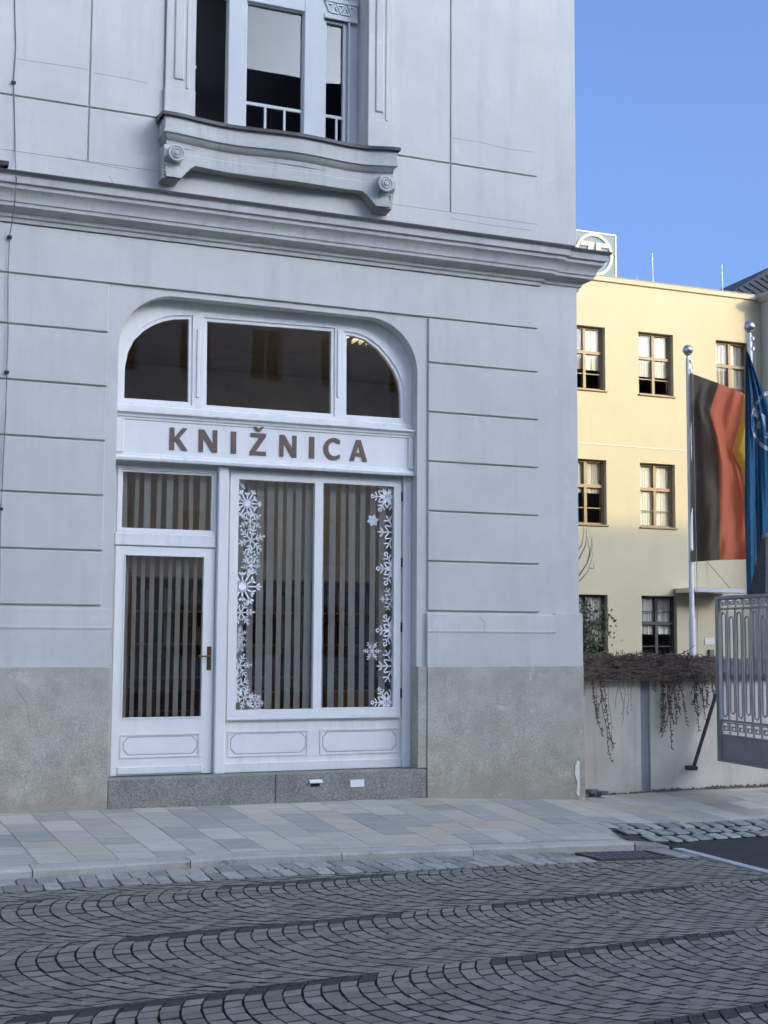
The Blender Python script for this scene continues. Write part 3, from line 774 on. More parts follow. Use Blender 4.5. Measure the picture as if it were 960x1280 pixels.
for s, xx in ((-1, sx0+0.10), (1, sx1-0.10)):
    br = MB(); xa, xb = xx-0.085, xx+0.085
    pr = [(0.0, za), (0.24, za), (0.265, za-0.05), (0.255, za-0.12), (0.215, za-0.16), (0.19, za-0.22), (0.17, za-0.31), (0.0, za-0.33)]
    vs = [(x, -o, z) for x in (xa, xb) for o, z in pr]; k = len(pr)
    br.add(vs, [tuple(range(k)), tuple(k+j for j in reversed(range(k)))]+[(j, k+j, k+(j+1) % k, (j+1) % k) for j in range(k)])
    b = br.build('scroll_bracket', M['moulding'], LIB)
    # volute on the street side: stacked shallow spiral steps
    vx = xx-0.03*s; vz = za-0.085
    vt = MB()
    vt.lathe((vx, -0.262, vz), [(0.088, 0), (0.088, 0.018), (0.078, 0.028), (0.066, 0.028), (0.060, 0.018), (0.054, 0.018), (0.050, 0.034), (0.040, 0.038), (0.034, 0.026), (0.028, 0.026), (0.024, 0.044), (0.0, 0.048)], 22, 'y')
    vt.build('volute', M['moulding'], b, smooth=30)
    v2 = MB()
    for q in range(4): v2.lathe((xx+0.055*s, -0.205+0.008*q, za-0.185-0.028*q), [(0.016, 0), (0.014, 0.012), (0.0, 0.018)], 8, 'y')
    v2.build('bead_string', M['moulding'], b)

# ---- upper window
UW = empty('upper_window', (UX0, 0.2, UZ0)); UW.parent = LIB; UW.matrix_parent_inverse = Matrix.Translation(-LIB.location)
Yf = 0.22
zt_rail0, zt_rail1 = PY(422, 24, Yf).z, PY(422, 3, Yf).z
ztop = 9.5
zbm = PY(345, 158, Yf).z-0.12
def upx(a, y=90): return PY(a, y, Yf).x
bars = [(upx(284), upx(307), zbm, ztop, 'mullion'), (upx(379), upx(404), zbm, ztop, 'mullion')]
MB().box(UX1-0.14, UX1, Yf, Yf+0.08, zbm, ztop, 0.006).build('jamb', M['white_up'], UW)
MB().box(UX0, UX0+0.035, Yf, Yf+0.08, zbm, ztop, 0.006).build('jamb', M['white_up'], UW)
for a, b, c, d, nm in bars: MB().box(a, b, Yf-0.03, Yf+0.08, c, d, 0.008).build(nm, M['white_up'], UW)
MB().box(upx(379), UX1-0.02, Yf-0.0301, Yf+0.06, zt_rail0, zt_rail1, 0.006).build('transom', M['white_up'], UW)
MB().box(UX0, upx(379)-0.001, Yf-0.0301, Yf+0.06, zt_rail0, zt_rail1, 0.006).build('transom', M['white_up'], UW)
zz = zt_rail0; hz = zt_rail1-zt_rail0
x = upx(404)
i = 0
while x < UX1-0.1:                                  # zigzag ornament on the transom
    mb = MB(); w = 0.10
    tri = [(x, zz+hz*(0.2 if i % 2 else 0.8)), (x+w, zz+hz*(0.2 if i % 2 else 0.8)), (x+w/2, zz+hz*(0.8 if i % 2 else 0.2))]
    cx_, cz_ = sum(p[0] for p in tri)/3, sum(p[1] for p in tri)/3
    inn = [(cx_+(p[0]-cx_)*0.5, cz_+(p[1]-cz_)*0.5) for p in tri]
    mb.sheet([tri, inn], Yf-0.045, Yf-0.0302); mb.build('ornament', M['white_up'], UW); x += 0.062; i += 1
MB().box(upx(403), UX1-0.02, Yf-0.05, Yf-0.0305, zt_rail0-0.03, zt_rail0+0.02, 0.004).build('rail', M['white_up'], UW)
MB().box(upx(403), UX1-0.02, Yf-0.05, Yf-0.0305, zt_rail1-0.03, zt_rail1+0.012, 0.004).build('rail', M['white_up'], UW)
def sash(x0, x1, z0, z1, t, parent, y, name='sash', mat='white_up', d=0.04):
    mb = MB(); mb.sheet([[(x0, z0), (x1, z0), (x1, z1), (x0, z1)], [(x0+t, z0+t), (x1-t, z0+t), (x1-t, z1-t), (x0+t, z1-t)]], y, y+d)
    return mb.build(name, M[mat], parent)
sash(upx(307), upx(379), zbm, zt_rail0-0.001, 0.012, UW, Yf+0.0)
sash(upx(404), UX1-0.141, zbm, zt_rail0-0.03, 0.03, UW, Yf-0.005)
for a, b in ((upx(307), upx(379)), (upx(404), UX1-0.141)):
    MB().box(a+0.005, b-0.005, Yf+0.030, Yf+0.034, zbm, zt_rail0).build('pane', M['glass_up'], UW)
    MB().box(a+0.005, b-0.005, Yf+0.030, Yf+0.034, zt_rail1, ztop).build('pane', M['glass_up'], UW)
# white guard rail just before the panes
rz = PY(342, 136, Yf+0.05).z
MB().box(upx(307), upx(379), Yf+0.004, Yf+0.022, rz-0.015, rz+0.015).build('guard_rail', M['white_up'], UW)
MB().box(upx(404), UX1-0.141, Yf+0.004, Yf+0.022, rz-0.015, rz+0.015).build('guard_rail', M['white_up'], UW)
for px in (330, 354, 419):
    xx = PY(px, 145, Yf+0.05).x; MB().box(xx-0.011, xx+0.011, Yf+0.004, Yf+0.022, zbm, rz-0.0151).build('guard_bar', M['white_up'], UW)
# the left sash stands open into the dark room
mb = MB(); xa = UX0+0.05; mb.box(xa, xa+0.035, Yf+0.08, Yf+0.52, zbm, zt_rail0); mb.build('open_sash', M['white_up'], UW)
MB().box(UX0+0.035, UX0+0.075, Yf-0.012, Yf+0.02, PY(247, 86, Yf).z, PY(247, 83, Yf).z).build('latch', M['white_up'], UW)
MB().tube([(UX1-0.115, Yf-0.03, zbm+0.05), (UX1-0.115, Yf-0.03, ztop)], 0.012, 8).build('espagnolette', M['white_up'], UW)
MB().box(UX0-0.3, UX1+0.3, 1.5, 1.52, 5.31, 9.9).build('dark_room_sheet', M['dark'], LIB)  # added near-black sheet, its colour stands in for the room's shade

# ---- shopfront
Ya = 0.155
def poly_px(pts, Y): return [(PY(a, b, Y).x, PY(a, b, Y).z) for a, b in pts]
zs_b = PY(330, 525, Ya).z
AW = empty('arched_window', (4.2, Ya, zs_b)); AW.parent = LIB; AW.matrix_parent_inverse = Matrix.Translation(-LIB.location)
gl_l = poly_px([(154.8, 497.8), (155.6, 460), (159.5, 440.5), (167, 426), (179, 414.2), (191.6, 406.6), (205.6, 401.4), (218, 399.4), (236, 399.4), (234.8, 503)], Ya+0.03)[::-1]
gl_c = poly_px([(257.5, 506.6), (413, 517.5), (413.5, 414.5), (258.5, 402)], Ya+0.03)
gl_r = poly_px([(432.2, 518.8), (500.3, 523.2), (500, 492.5), (497.5, 477.5), (492, 464.4), (482.5, 450), (471, 436.5), (456, 425.3), (443, 420.5), (432.4, 419.4)], Ya+0.03)
def grow(lp, t):
    n = len(lp); out = []
    c = Vector((sum(p[0] for p in lp)/n, sum(p[1] for p in lp)/n))
    for i in range(n):
        a, b, d = Vector(lp[i-1]), Vector(lp[i]), Vector(lp[(i+1) % n])
        n0 = Vector(((b-a).y, -(b-a).x)).normalized(); n1 = Vector(((d-b).y, -(d-b).x)).normalized()
        if n0.dot(b-c) < 0: n0 = -n0
        if n1.dot(b-c) < 0: n1 = -n1
        mt = (n0+n1)/max(0.3, 1+n0.dot(n1)); out.append((b.x+mt.x*t, b.y+mt.y*t))
    return out
ho = [grow(g_, 0.035) for g_ in (gl_l, gl_c, gl_r)]
fo = arch(XL-0.03, XR+0.03, zs_b-0.05, ZT+0.03, RO+0.03)
MB().sheet([fo]+ho, Ya, Ya+0.09).build('frame', M['white'], AW)
for g_, h_ in zip((gl_l, gl_c, gl_r), ho):
    MB().sheet([grow(g_, 0.034), g_], Ya+0.014, Ya+0.07).build('sash', M['white_clean'], AW)
    MB().sheet([grow(g_, 0.012)], Ya+0.045, Ya+0.05).build('pane', M['glass'], AW)
for px in (247.5, 423):
    xx = PY(px, 460, Ya).x; z0_, z1_ = PY(px, 497, Ya).z, PY(px, 412, Ya).z
    MB().box(xx-0.016, xx+0.016, Ya-0.014, Ya, z0_, z1_, 0.004).build('mullion_bead', M['white'], AW)
MB().box(XL+0.002, XR-0.002, Ya-0.035, Ya, zs_b-0.05, zs_b+0.055, 0.006).build('bottom_rail', M['white'], AW)

# fascia with the name
Yb = 0.085
SG = empty('sign_board', (4.2, Yb, 3.4)); SG.parent = LIB; SG.matrix_parent_inverse = Matrix.Translation(-LIB.location)
zb_t, zb_b = PY(331, 525, Yb).z, PY(330, 583.5, Yb).z
xs0, xs1 = XL+0.003, XR-0.003
MB().box(xs0, xs1, Yb+0.015, Yb+0.16, zb_b+0.02, zb_t-0.02, 0.0).build('board', M['white_clean'], SG)
MB().sweep([(xs0, Yb+0.015), (xs1, Yb+0.015)], [(0, zb_t-0.085), (0.010, zb_t-0.082), (0.012, zb_t-0.060), (0.024, zb_t-0.055), (0.028, zb_t-0.035), (0.045, zb_t-0.02), (0.06, zb_t-0.016), (0.06, zb_t), (0, zb_t+0.012)]).build('top_moulding', M['white'], SG)
MB().sweep([(xs0, Yb+0.015), (xs1, Yb+0.015)], [(0, zb_b-0.01), (0.05, zb_b-0.01), (0.055, zb_b+0.014), (0.03, zb_b+0.03), (0.012, zb_b+0.036), (0.010, zb_b+0.058), (0, zb_b+0.062)]).build('bottom_moulding', M['white'], SG)
for a, b in ((xs0, xs0+0.085), (xs1-0.06, xs1)): MB().box(a, b, Yb-0.008, Yb+0.0149, zb_b+0.063, zb_t-0.086, 0.006).build('end_moulding', M['white'], SG)
# letters: outlines on a unit cap height, origin bottom left
def thick(w): return w
LET = {
 'K': [[(0,0),(.2,0),(.2,.34),(.27,.42),(.56,0),(.80,0),(.42,.54),(.78,1),(.55,1),(.2,.55),(.2,1),(0,1)]],
 'N': [[(0,0),(.19,0),(.19,.66),(.60,0),(.82,0),(.82,1),(.63,1),(.63,.36),(.23,1),(0,1)]],
 'I': [[(0,0),(.2,0),(.2,1),(0,1)]],
 'Z': [[(0,0),(.72,0),(.72,.17),(.27,.17),(.71,.86),(.71,1),(.03,1),(.03,.83),(.43,.83),(0,.15)]],
 'A': [[(0,0),(.21,0),(.285,.23),(.60,.23),(.675,0),(.89,0),(.56,1),(.33,1)], [(.335,.39),(.55,.39),(.443,.76)]],
}
cpts = []
for a in frange(rad(52), rad(308), 22): cpts.append((0.47+0.50*math.cos(a)*0.94, 0.5+0.52*math.sin(a)))
cin = []
for a in frange(rad(308), rad(52), 22): cin.append((0.48+0.30*math.cos(a)*0.9, 0.5+0.335*math.sin(a)))
LET['C'] = [cpts+[(cpts[-1][0]-0.02, cpts[-1][1]+0.17)]+[p for p in cin[1:-1]]+[(cpts[0][0]-0.02, cpts[0][1]-0.17)]]
CAPH = abs(PY(222, 534.5, Yb).z-PY(222, 562.5, Yb).z)
word = [('K', 212.4, 244.5), ('N', 248.8, 271.8), ('I', 289.3, 295.5), ('Z', 312.8, 332.9), ('N', 350, 371), ('I', 387.3, 393.3), ('C', 405, 425.5), ('A', 437.6, 459.3)]
word[0] = ('K', 212.4, 234.8)
zbase = 0.5*(PY(222, 562.3, Yb).z+PY(448, 576.6, Yb).z)
for ch, a, b in word:
    x0_, x1_ = PY(a, 555, Yb).x, PY(b, 555, Yb).x
    lps = LET[ch]; wmax = max(p[0] for p in lps[0]); wmin = min(p[0] for p in lps[0])
    loops = [[(x0_+(p[0]-wmin)/(wmax-wmin)*(x1_-x0_), zbase+p[1]*CAPH) for p in lp] for lp in lps]
    mb = MB(); mb.sheet(loops, Yb+0.003, Yb+0.0149)
    if ch == 'Z':
        w = x1_-x0_; xm = x0_+w*0.52
        mb.sheet([[(xm-0.058, zbase+CAPH*1.30), (xm-0.025, zbase+CAPH*1.30), (xm, zbase+CAPH*1.19), (xm+0.025, zbase+CAPH*1.30), (xm+0.058, zbase+CAPH*1.30), (xm+0.018, zbase+CAPH*1.08), (xm-0.018, zbase+CAPH*1.08)]], Yb+0.003, Yb+0.0149)
    mb.build('letter', M['letter'], SG)

# backing frame under the fascia with its four glazed openings
Yw = 0.175
STEP_T = 0.235
zf_t = zb_b+0.03
def hole(r, t): return [(r[0]-t, r[2]-t), (r[1]+t, r[2]-t), (r[1]+t, r[3]+t), (r[0]-t, r[3]+t)]
g_tr = RC(152.6, 264, 592.3, 661.5, Yw+0.02)
g_dr = RC(154.5, 252.6, 695.3, 896.2, Yw)
g_w1 = RC(296, 391.7, 601.5, 886.6, Yw)
g_w2 = RC(402, 491.5, 606, 884.0, Yw)
SW = empty('shop_window', (4.9, Yw, 1.0)); SW.parent = LIB; SW.matrix_parent_inverse = Matrix.Translation(-LIB.location)
DR = empty('door', (3.2, Yw, STEP_T)); DR.parent = LIB; DR.matrix_parent_inverse = Matrix.Translation(-LIB.location)
MB().sheet([[(XL-0.02, STEP_T+0.002), (XR+0.02, STEP_T+0.002), (XR+0.02, zf_t), (XL-0.02, zf_t)]]+[hole(r, 0.02) for r in (g_tr, g_dr, g_w1, g_w2)], Yw+0.015, Yw+0.075).build('shopfront_frame', M['white'], LIB)
# post between door and window, right jamb
xpl, xpr = PY(270.5, 780, Yw-0.06).x, PY(283.3, 780, Yw-0.06).x
MB().box(xpl, xpr, Yw-0.065, Yw+0.0149, STEP_T+0.002, zb_b-0.012, 0.008).build('post', M['white_clean'], LIB)
xj = PY(503.5, 750, Yw-0.03).x
MB().box(xj, XR-0.001, Yw-0.04, Yw+0.0149, STEP_T+0.002, zb_b-0.012, 0.006).build('jamb', M['white'], LIB)
# transom light over the door
TR = empty('transom_light', (3.2, Yw, g_tr[2])); TR.parent = LIB; TR.matrix_parent_inverse = Matrix.Translation(-LIB.location)
xdl, xdr = XL+0.06, xpl-0.028
MB().sheet([[(xdl, g_tr[2]-0.05), (xdr+0.02, g_tr[2]-0.05), (xdr+0.02, g_tr[3]+0.055), (xdl, g_tr[3]+0.055)], hole(g_tr, 0.022)], Yw-0.006, Yw+0.0149).build('frame', M['white'], TR)
MB().sheet([hole(g_tr, 0.0215), hole(g_tr, 0.0)], Yw+0.006, Yw+0.05).build('sash', M['white_clean'], TR)
MB().box(g_tr[0]-0.01, g_tr[1]+0.01, Yw+0.028, Yw+0.033, g_tr[2]-0.01, g_tr[3]+0.01).build('pane', M['glass'], TR)
dz1 = PY(207, 684.5, Yw).z; dz0 = STEP_T+0.012
MB().box(xdl-0.02, xdr+0.02, Yw-0.022, Yw+0.0149, dz1+0.012, g_tr[2]-0.052, 0.006).build('transom_rail', M['white'], TR)
# door leaf
dxl, dxr = PY(141.5, 830, Yw-0.02).x, PY(266.3, 830, Yw-0.02).x
dxl = max(dxl, XL+0.055)
Yd = Yw-0.012
MB().sheet([[(dxl, dz0), (dxr, dz0), (dxr, dz1), (dxl, dz1)], hole(g_dr, 0.0)], Yd, Yd+0.05).build('leaf', M['white_clean'], DR)
MB().sheet([hole(g_dr, 0.014), hole(g_dr, 0.0)], Yd-0.008, Yd-0.0001).build('glazing_bead', M['white'], DR)
MB().box(g_dr[0]-0.008, g_dr[1]+0.008, Yd+0.028, Yd+0.033, g_dr[2]-0.008, g_dr[3]+0.008).build('pane', M['glass'], DR)
def raised(rc, y, parent, name='panel'):
    x0, x1, z0, z1 = rc
    MB().sheet([[(x0, z0), (x1, z0), (x1, z1), (x0, z1)], [(x0+.014, z0+.014), (x1-.014, z0+.014), (x1-.014, z1-.014), (x0+.014, z1-.014)]], y-0.010, y-0.0002).build(name+'_moulding', M['white'], parent)
    o = 0.028; c = 0.05
    def octo(o_): return [(x0+o_+c, z0+o_), (x1-o_-c, z0+o_), (x1-o_, z0+o_+c), (x1-o_, z1-o_-c), (x1-o_-c, z1-o_), (x0+o_+c, z1-o_), (x0+o_, z1-o_-c), (x0+o_, z0+o_+c)]
    MB().sheet([octo(0.026), octo(0.032)], y-0.002, y-0.0002).build(name+'_line', M['groove'], parent)
    MB().sheet([octo(0.034)], y-0.006, y-0.0002).build(name, M['white_clean'], parent)
raised(RC(150, 249.5, 917, 946.5, Yd), Yd, DR)
zb0_, zb1_ = PY(199, 971.5, Yd).z, PY(199, 957.5, Yd).z
MB().box(dxl+0.06, g_dr[1]+0.02, Yd-0.016, Yd-0.0002, dz0+0.01, zb1_, 0.006).build('weather_board', M['white'], DR)
xh = PY(261.5, 825, Yd-0.01).x; zh = PY(261.5, 823, Yd-0.01).z
hd = MB().box(xh-0.021, xh+0.021, Yd-0.010, Yd-0.0002, zh-0.115, zh+0.115, 0.006).build('handle', M['brass'], DR)
mb = MB(); mb.tube([(xh, Yd-0.01, zh+0.02), (xh, Yd-0.05, zh+0.02), (xh-0.02, Yd-0.058, zh+0.02), (xh-0.115, Yd-0.058, zh+0.022)], 0.009, 8); mb.build('lever', M['brass'], hd, smooth=40)
# shop window sashes
def shop_sash():
    x0, x1 = PY(286.2, 745, Yw-0.02).x, PY(500.8, 745, Yw-0.02).x
    z0, z1 = PY(392, 895, Yw-0.02).z, PY(395, 594, Yw-0.02).z
    xm = PY(397.5, 745, Yw-0.02).x
    MB().sheet([[(x0, z0), (x1, z0), (x1, z1), (x0, z1)], hole(g_w1, 0.0), hole(g_w2, 0.0)], Yw-0.02, Yw+0.0148).build('sash', M['white_clean'], SW)
    for g_ in (g_w1, g_w2):
        MB().sheet([hole(g_, 0.019), hole(g_, 0.0)], Yw+0.0152, Yw+0.05).build('glazing_bead', M['white'], SW)
        MB().box(g_[0]-0.008, g_[1]+0.008, Yw+0.026, Yw+0.032, g_[2]-0.008, g_[3]+0.008).build('pane', M['glass'], SW)
    for py in (621, 703, 784, 866):
        zz_ = PY(502.5, py, Yw).z; MB().tube([(x1+0.012, Yw-0.015, zz_-0.048), (x1+0.012, Yw-0.015, zz_+0.048)], 0.010, 8).build('hinge', M['iron'], SW)
    MB().box(x0-0.005, x1+0.005, Yw-0.028, Yw+0.0147, z0-0.03, z0-0.001, 0.006).build('sill_rail', M['white'], SW)
shop_sash()
raised(RC(284.5, 385, 913, 945, Yw+0.015), Yw+0.015, SW)
raised(RC(399.8, 498, 910.5, 942, Yw+0.015), Yw+0.015, SW)
zk_ = PY(390, 951, Yw).z
MB().box(xpr+0.001, xj-0.001, Yw-0.010, Yw+0.0149, STEP_T+0.004, zk_, 0.006).build('baseboard', M['white'], SW)
# granite step in two stones
sj = PY(344, 985, -0.04).x
for a, b in ((2.6035, sj-0.002), (sj+0.002, 5.853)):
    MB().box(a, b, -0.045, 0.42, -0.5, STEP_T, 0.010).build('step_stone', M['granite'], LIB)
# little white vent covers on the step
v1 = RC(437.5, 455, 974.5, 984, -0.05); MB().box(v1[0], v1[1], -0.058, -0.0452, v1[2], v1[3], 0.003).build('vent_cover', M['white_clean'], LIB)
v2 = RC(386.5, 402.5, 975, 978.5, -0.05)
mb = MB(); mb.add([(v2[0], -0.0452, v2[3]), (v2[1], -0.0452, v2[3]), (v2[1], -0.085, v2[2]), (v2[0], -0.085, v2[2]), (v2[0], -0.0452, v2[3]+0.004), (v2[1], -0.0452, v2[3]+0.004), (v2[1], -0.085, v2[2]+0.004), (v2[0], -0.085, v2[2]+0.004)], [(0,1,2,3),(7,6,5,4),(0,4,5,1),(1,5,6,2),(2,6,7,3),(3,7,4,0)])
mb.build('vent_cover', M['white_clean'], LIB)
v3 = RC(389, 400, 979, 983.5, -0.05); MB().box(v3[0], v3[1], -0.047, -0.0452, v3[2], v3[3]).build('vent_hole', M['dark'], LIB)

# snowflake stickers on the inside of the shop panes
def flake(kind, cx, cz, r, rot, y):
    mb = MB()
    def bar(p, q, w):
        p, q = Vector(p), Vector(q); d = (q-p); 
        if d.length < 1e-6: return
        nrm = Vector((-d.y, d.x)).normalized()*w/2
        pts = [p+nrm, p-nrm, q-nrm, q+nrm]
        mb.add([(cx+t.x, y, cz+t.y) for t in pts], [(0, 1, 2, 3)])
    def disc(p, rr, n=10, hole_r=0):
        if hole_r:
            vs = []
            for k in range(n):
                a = 2*math.pi*k/n; vs += [(cx+p[0]+rr*math.cos(a), y, cz+p[1]+rr*math.sin(a)), (cx+p[0]+hole_r*math.cos(a), y, cz+p[1]+hole_r*math.sin(a))]
            mb.add(vs, [(2*k, 2*((k+1) % n), 2*((k+1) % n)+1, 2*k+1) for k in range(n)])
        else: mb.add([(cx+p[0]+rr*math.cos(2*math.pi*k/n), y, cz+p[1]+rr*math.sin(2*math.pi*k/n)) for k in range(n)], [tuple(range(n))])
    def pol(a, d): return (d*math.cos(a), d*math.sin(a))
    na = 12 if kind == 'sun' else 6
    for k in range(na):
        a = rot+2*math.pi*k/na; ln = r*(1 if (kind != 'sun' or k % 2 == 0) else 0.72)
        if kind == 'sun':
            bar(pol(a, r*0.2), pol(a, ln), r*0.075)
            for s in (-1, 1): bar(pol(a, ln*0.74), (pol(a, ln*0.74)[0]+pol(a+s*0.8, r*0.24)[0], pol(a, ln*0.74)[1]+pol(a+s*0.8, r*0.24)[1]), r*0.09)
        elif kind == 'fern':
            bar((0, 0), pol(a, r*0.95), r*0.075); disc(pol(a, r*0.97), r*0.08, 8)
            for t, l in ((0.36, 0.30), (0.60, 0.30)):
                for s in (-1, 1):
                    p = pol(a, r*t); e = pol(a+s*0.85, r*l); bar(p, (p[0]+e[0], p[1]+e[1]), r*0.07)
        elif kind == 'lattice':
            bar((0, 0), pol(a, r*0.84), r*0.075); disc(pol(a, r*0.91), r*0.125, 10, r*0.06)
            for t, l in ((0.60, 0.30),):
                for s in (-1, 1):
                    p = pol(a, r*t); e = pol(a+s*1.0, r*l); bar(p, (p[0]+e[0], p[1]+e[1]), r*0.065)
            am = a+math.pi/6
            q1, q2, q3, q4 = pol(am, r*0.16), pol(am-0.33, r*0.42), pol(am, r*0.66), pol(am+0.33, r*0.42)
            for p, q in ((q1, q2), (q2, q3), (q3, q4), (q4, q1)): bar(p, q, r*0.075)
        elif kind == 'branch':
            bar((0, 0), pol(a, r), r*0.065)
            for t, l in ((0.34, 0.40), (0.66, 0.32)):
                for s in (-1, 1):
                    p = pol(a, r*t); e = pol(a+s*0.9, r*l); bar(p, (p[0]+e[0], p[1]+e[1]), r*0.065)
        else:
            tip, l0, l1 = pol(a, r), pol(a-0.52, r*0.62), pol(a+0.52, r*0.62)
            mb.add([(cx, y, cz)]+[(cx+p[0], y, cz+p[1]) for p in (l0, tip, l1)], [(0, 1, 2, 3)])
    if kind == 'sun': disc((0, 0), r*0.30, 18)
    if kind == 'ringed': pass
    return mb
Ys = Yw+0.0245
fl = [('fern', 298.8, 602, 11, .2, 0), ('sun', 309, 629.4, 19, 0, 0), ('fern', 313, 651, 15, .52, 0), ('fern', 313.8, 675, 18, .3, 0), ('branch', 314, 696, 13, .52, 0), ('fern', 313.8, 708, 12, .1, 0),
      ('sun', 303, 733, 25, 0, 0), ('fern', 301.5, 765.6, 17, 0.05, 0), ('fern', 298.8, 793.8, 11, .4, 0), ('branch', 298.8, 807.5, 9, .2, 0), ('fern', 298.8, 832.5, 16, .1, 0), ('branch', 296, 858, 17, .5, 0), ('fern', 305.6, 872.5, 15, .25, 0), ('branch', 318.8, 879, 12, 0.0, 0),
      ('lattice', 483.8, 621, 21, 0.0, 1), ('star', 466, 650.6, 8.5, .2, 1), ('branch', 493.8, 665.6, 23.5, 0, 1), ('lattice', 492, 711, 23, 0.0, 1), ('branch', 490, 749, 16, 0, 1), ('lattice', 490.6, 788, 22, 0, 1), ('fern', 465, 813.8, 12, 0, 1), ('branch', 492, 832.5, 23, 0, 1), ('lattice', 483, 878, 21, 0, 1)]
for i, (kind, px, py, r, rot, side) in enumerate(fl):
    c = PY(px, py, Ys); rr = (PY(px, py-r, Ys).z-c.z)
    o = flake(kind, c.x, c.z, rr, rot, Ys-0.0004*(i % 5)).build('snowflake_sticker', M['sticker_grey' if kind == 'star' else 'sticker'], SW, fix=False)
    g_ = (g_w1, g_w2)[side]; cut_box(o, g_[0]+0.003, g_[1]-0.003, g_[2]+0.003, g_[3]-0.003)

# vertical blinds: one per opening, hanging just inside
def blind(g_, label, zt, zb, n_, ang, ph, yb):
    bl = empty('vertical_blind', ((g_[0]+g_[1])/2, yb, zt), label, 'blind', 'vertical blinds behind the shop glass')
    MB().box(g_[0]-0.03, g_[1]+0.03, yb-0.02, yb+0.02, zt, zt+0.04).build('head_rail', M['white'], bl)
    w = (g_[1]-g_[0])/n_
    for i in range(n_):
        x = g_[0]+w*(i+ph); a = rad(ang+rnd.uniform(-12, 12))
        ex = Vector((math.cos(a), math.sin(a), 0)); ey = Vector((-math.sin(a), math.cos(a), 0))
        lean = rnd.uniform(-0.012, 0.012)
        ez = Vector((lean/(zt-zb), 0, 1)).normalized()
        c = Vector((x+lean/2, yb, (zt+zb)/2))
        MB().obox(c, ex, ey, ez, (0.0445, 0.0006, (zt-zb)/2)).build('slat', M['blind'], bl)
yb_ = Yw+0.125
blind(g_tr, 'short strip of vertical blinds in the small window over the door', g_tr[3]+0.06, g_tr[2]-0.10, 8, 42, 0.45, yb_)
blind(g_dr, 'vertical blinds hanging behind the glazed shop door', g_dr[3]+0.04, g_dr[2]-0.04, 9, 42, 0.4, yb_)
blind(g_w1, 'vertical blinds behind the left shop pane with sun-shaped snowflakes', g_w1[3]+0.06, g_w1[2]-0.04, 8, 28, 0.75, yb_)
blind(g_w2, 'vertical blinds behind the right shop pane with lattice snowflakes', g_w2[3]+0.06, g_w2[2]-0.04, 7, 28, 0.35, yb_)

# furniture inside: book shelves and a planter, dim behind the glass
def bookshelf(x0, x1, y, h, label):
    b = empty('bookshelf', ((x0+x1)/2, y, 0.216), label, 'bookshelf')
    z0 = 0.216
    MB().box(x0, x0+0.03, y-0.3, y, z0, z0+h).build('side_panel', M['wood'], b); MB().box(x1-0.03, x1, y-0.3, y, z0, z0+h).build('side_panel', M['wood'], b)
    MB().box(x0+0.031, x1-0.031, y-0.012, y, z0, z0+h).build('back_panel', M['wood'], b)
    n_ = int(h/0.36)
    for k in range(n_+1):
        zz_ = z0+0.02+k*(h-0.04)/n_
        MB().box(x0+0.031, x1-0.031, y-0.295, y-0.013, zz_-0.012, zz_+0.012).build('shelf', M['wood'], b)
        if k < n_:
            mb = MB(); x = x0+0.05
            while x < x1-0.09:
                w = rnd.uniform(0.02, 0.05); hh = rnd.uniform(0.2, 0.29); mb.mi = rnd.randrange(4); mb.box(x, x+w-0.002, y-0.24, y-0.05, zz_+0.0125, zz_+0.0125+hh); x += w if rnd.random() < 0.93 else 0.1
            o = mb.build('books', BOOK, b); o['kind'] = 'stuff'
BOOK = [material('book_%d' % i, c, 0.6) for i, c in enumerate(((0.03, 0.035, 0.05), (0.14, 0.04, 0.03), (0.22, 0.20, 0.16), (0.05, 0.07, 0.06)))]
bookshelf(3.0, 4.6, 4.18, 2.1, 'low brown bookshelf against the back wall seen through the door')
bookshelf(4.75, 6.9, 4.18, 2.1, 'wide brown bookshelf against the back wall seen through the shop window')
pl = empty('planter', (6.0, 2.2, 0.216), 'brown box planter with green leaves behind the shop window', 'planter')
MB().box(5.55, 6.5, 2.0, 2.4, 0.216, 0.95, 0.01).build('box', M['wood'], pl)
mb = MB()
for i in range(420):
    p = Vector((rnd.uniform(5.58, 6.47), rnd.uniform(2.03, 2.37), 0.95+abs(rnd.gauss(0, 0.16)))); a = Vector((rnd.gauss(0, 1), rnd.gauss(0, 1), rnd.gauss(0.5, 1))).normalized(); b = a.cross(Vector((rnd.gauss(0, 1), rnd.gauss(0, 1), rnd.gauss(0, 1)))).normalized()
    mb.add([p, p+a*0.05+b*0.02, p+a*0.1, p+a*0.05-b*0.02], [(0, 1, 2, 3)])
mb.build('foliage', M['leaf'], pl, fix=False)
cb = empty('cupboard', (2.9, 2.6, 0.216), 'tall brown cupboard inside behind the shop door', 'cupboard')
MB().box(2.75, 3.35, 2.6, 3.1, 0.216, 2.3, 0.01).build('carcass', M['wood'], cb)
MB().box(2.77, 3.045, 2.585, 2.5999, 0.3, 2.28, 0.004).build('cupboard_door', M['wood'], cb); MB().box(3.055, 3.33, 2.585, 2.5999, 0.3, 2.28, 0.004).build('cupboard_door', M['wood'], cb)
cb = empty('reading_desk', (4.4, 1.6, 0.216), 'brown desk standing close behind the left shop pane', 'desk')
MB().box(3.95, 4.75, 1.4, 2.0, 0.93, 0.97, 0.005).build('desk_top', M['wood'], cb); MB().box(3.97, 4.73, 1.44, 1.46, 0.3, 0.929).build('front_panel', M['wood'], cb)
for a in (3.97, 4.70): MB().box(a, a+0.03, 1.47, 1.96, 0.216, 0.929).build('side_panel', M['wood'], cb)

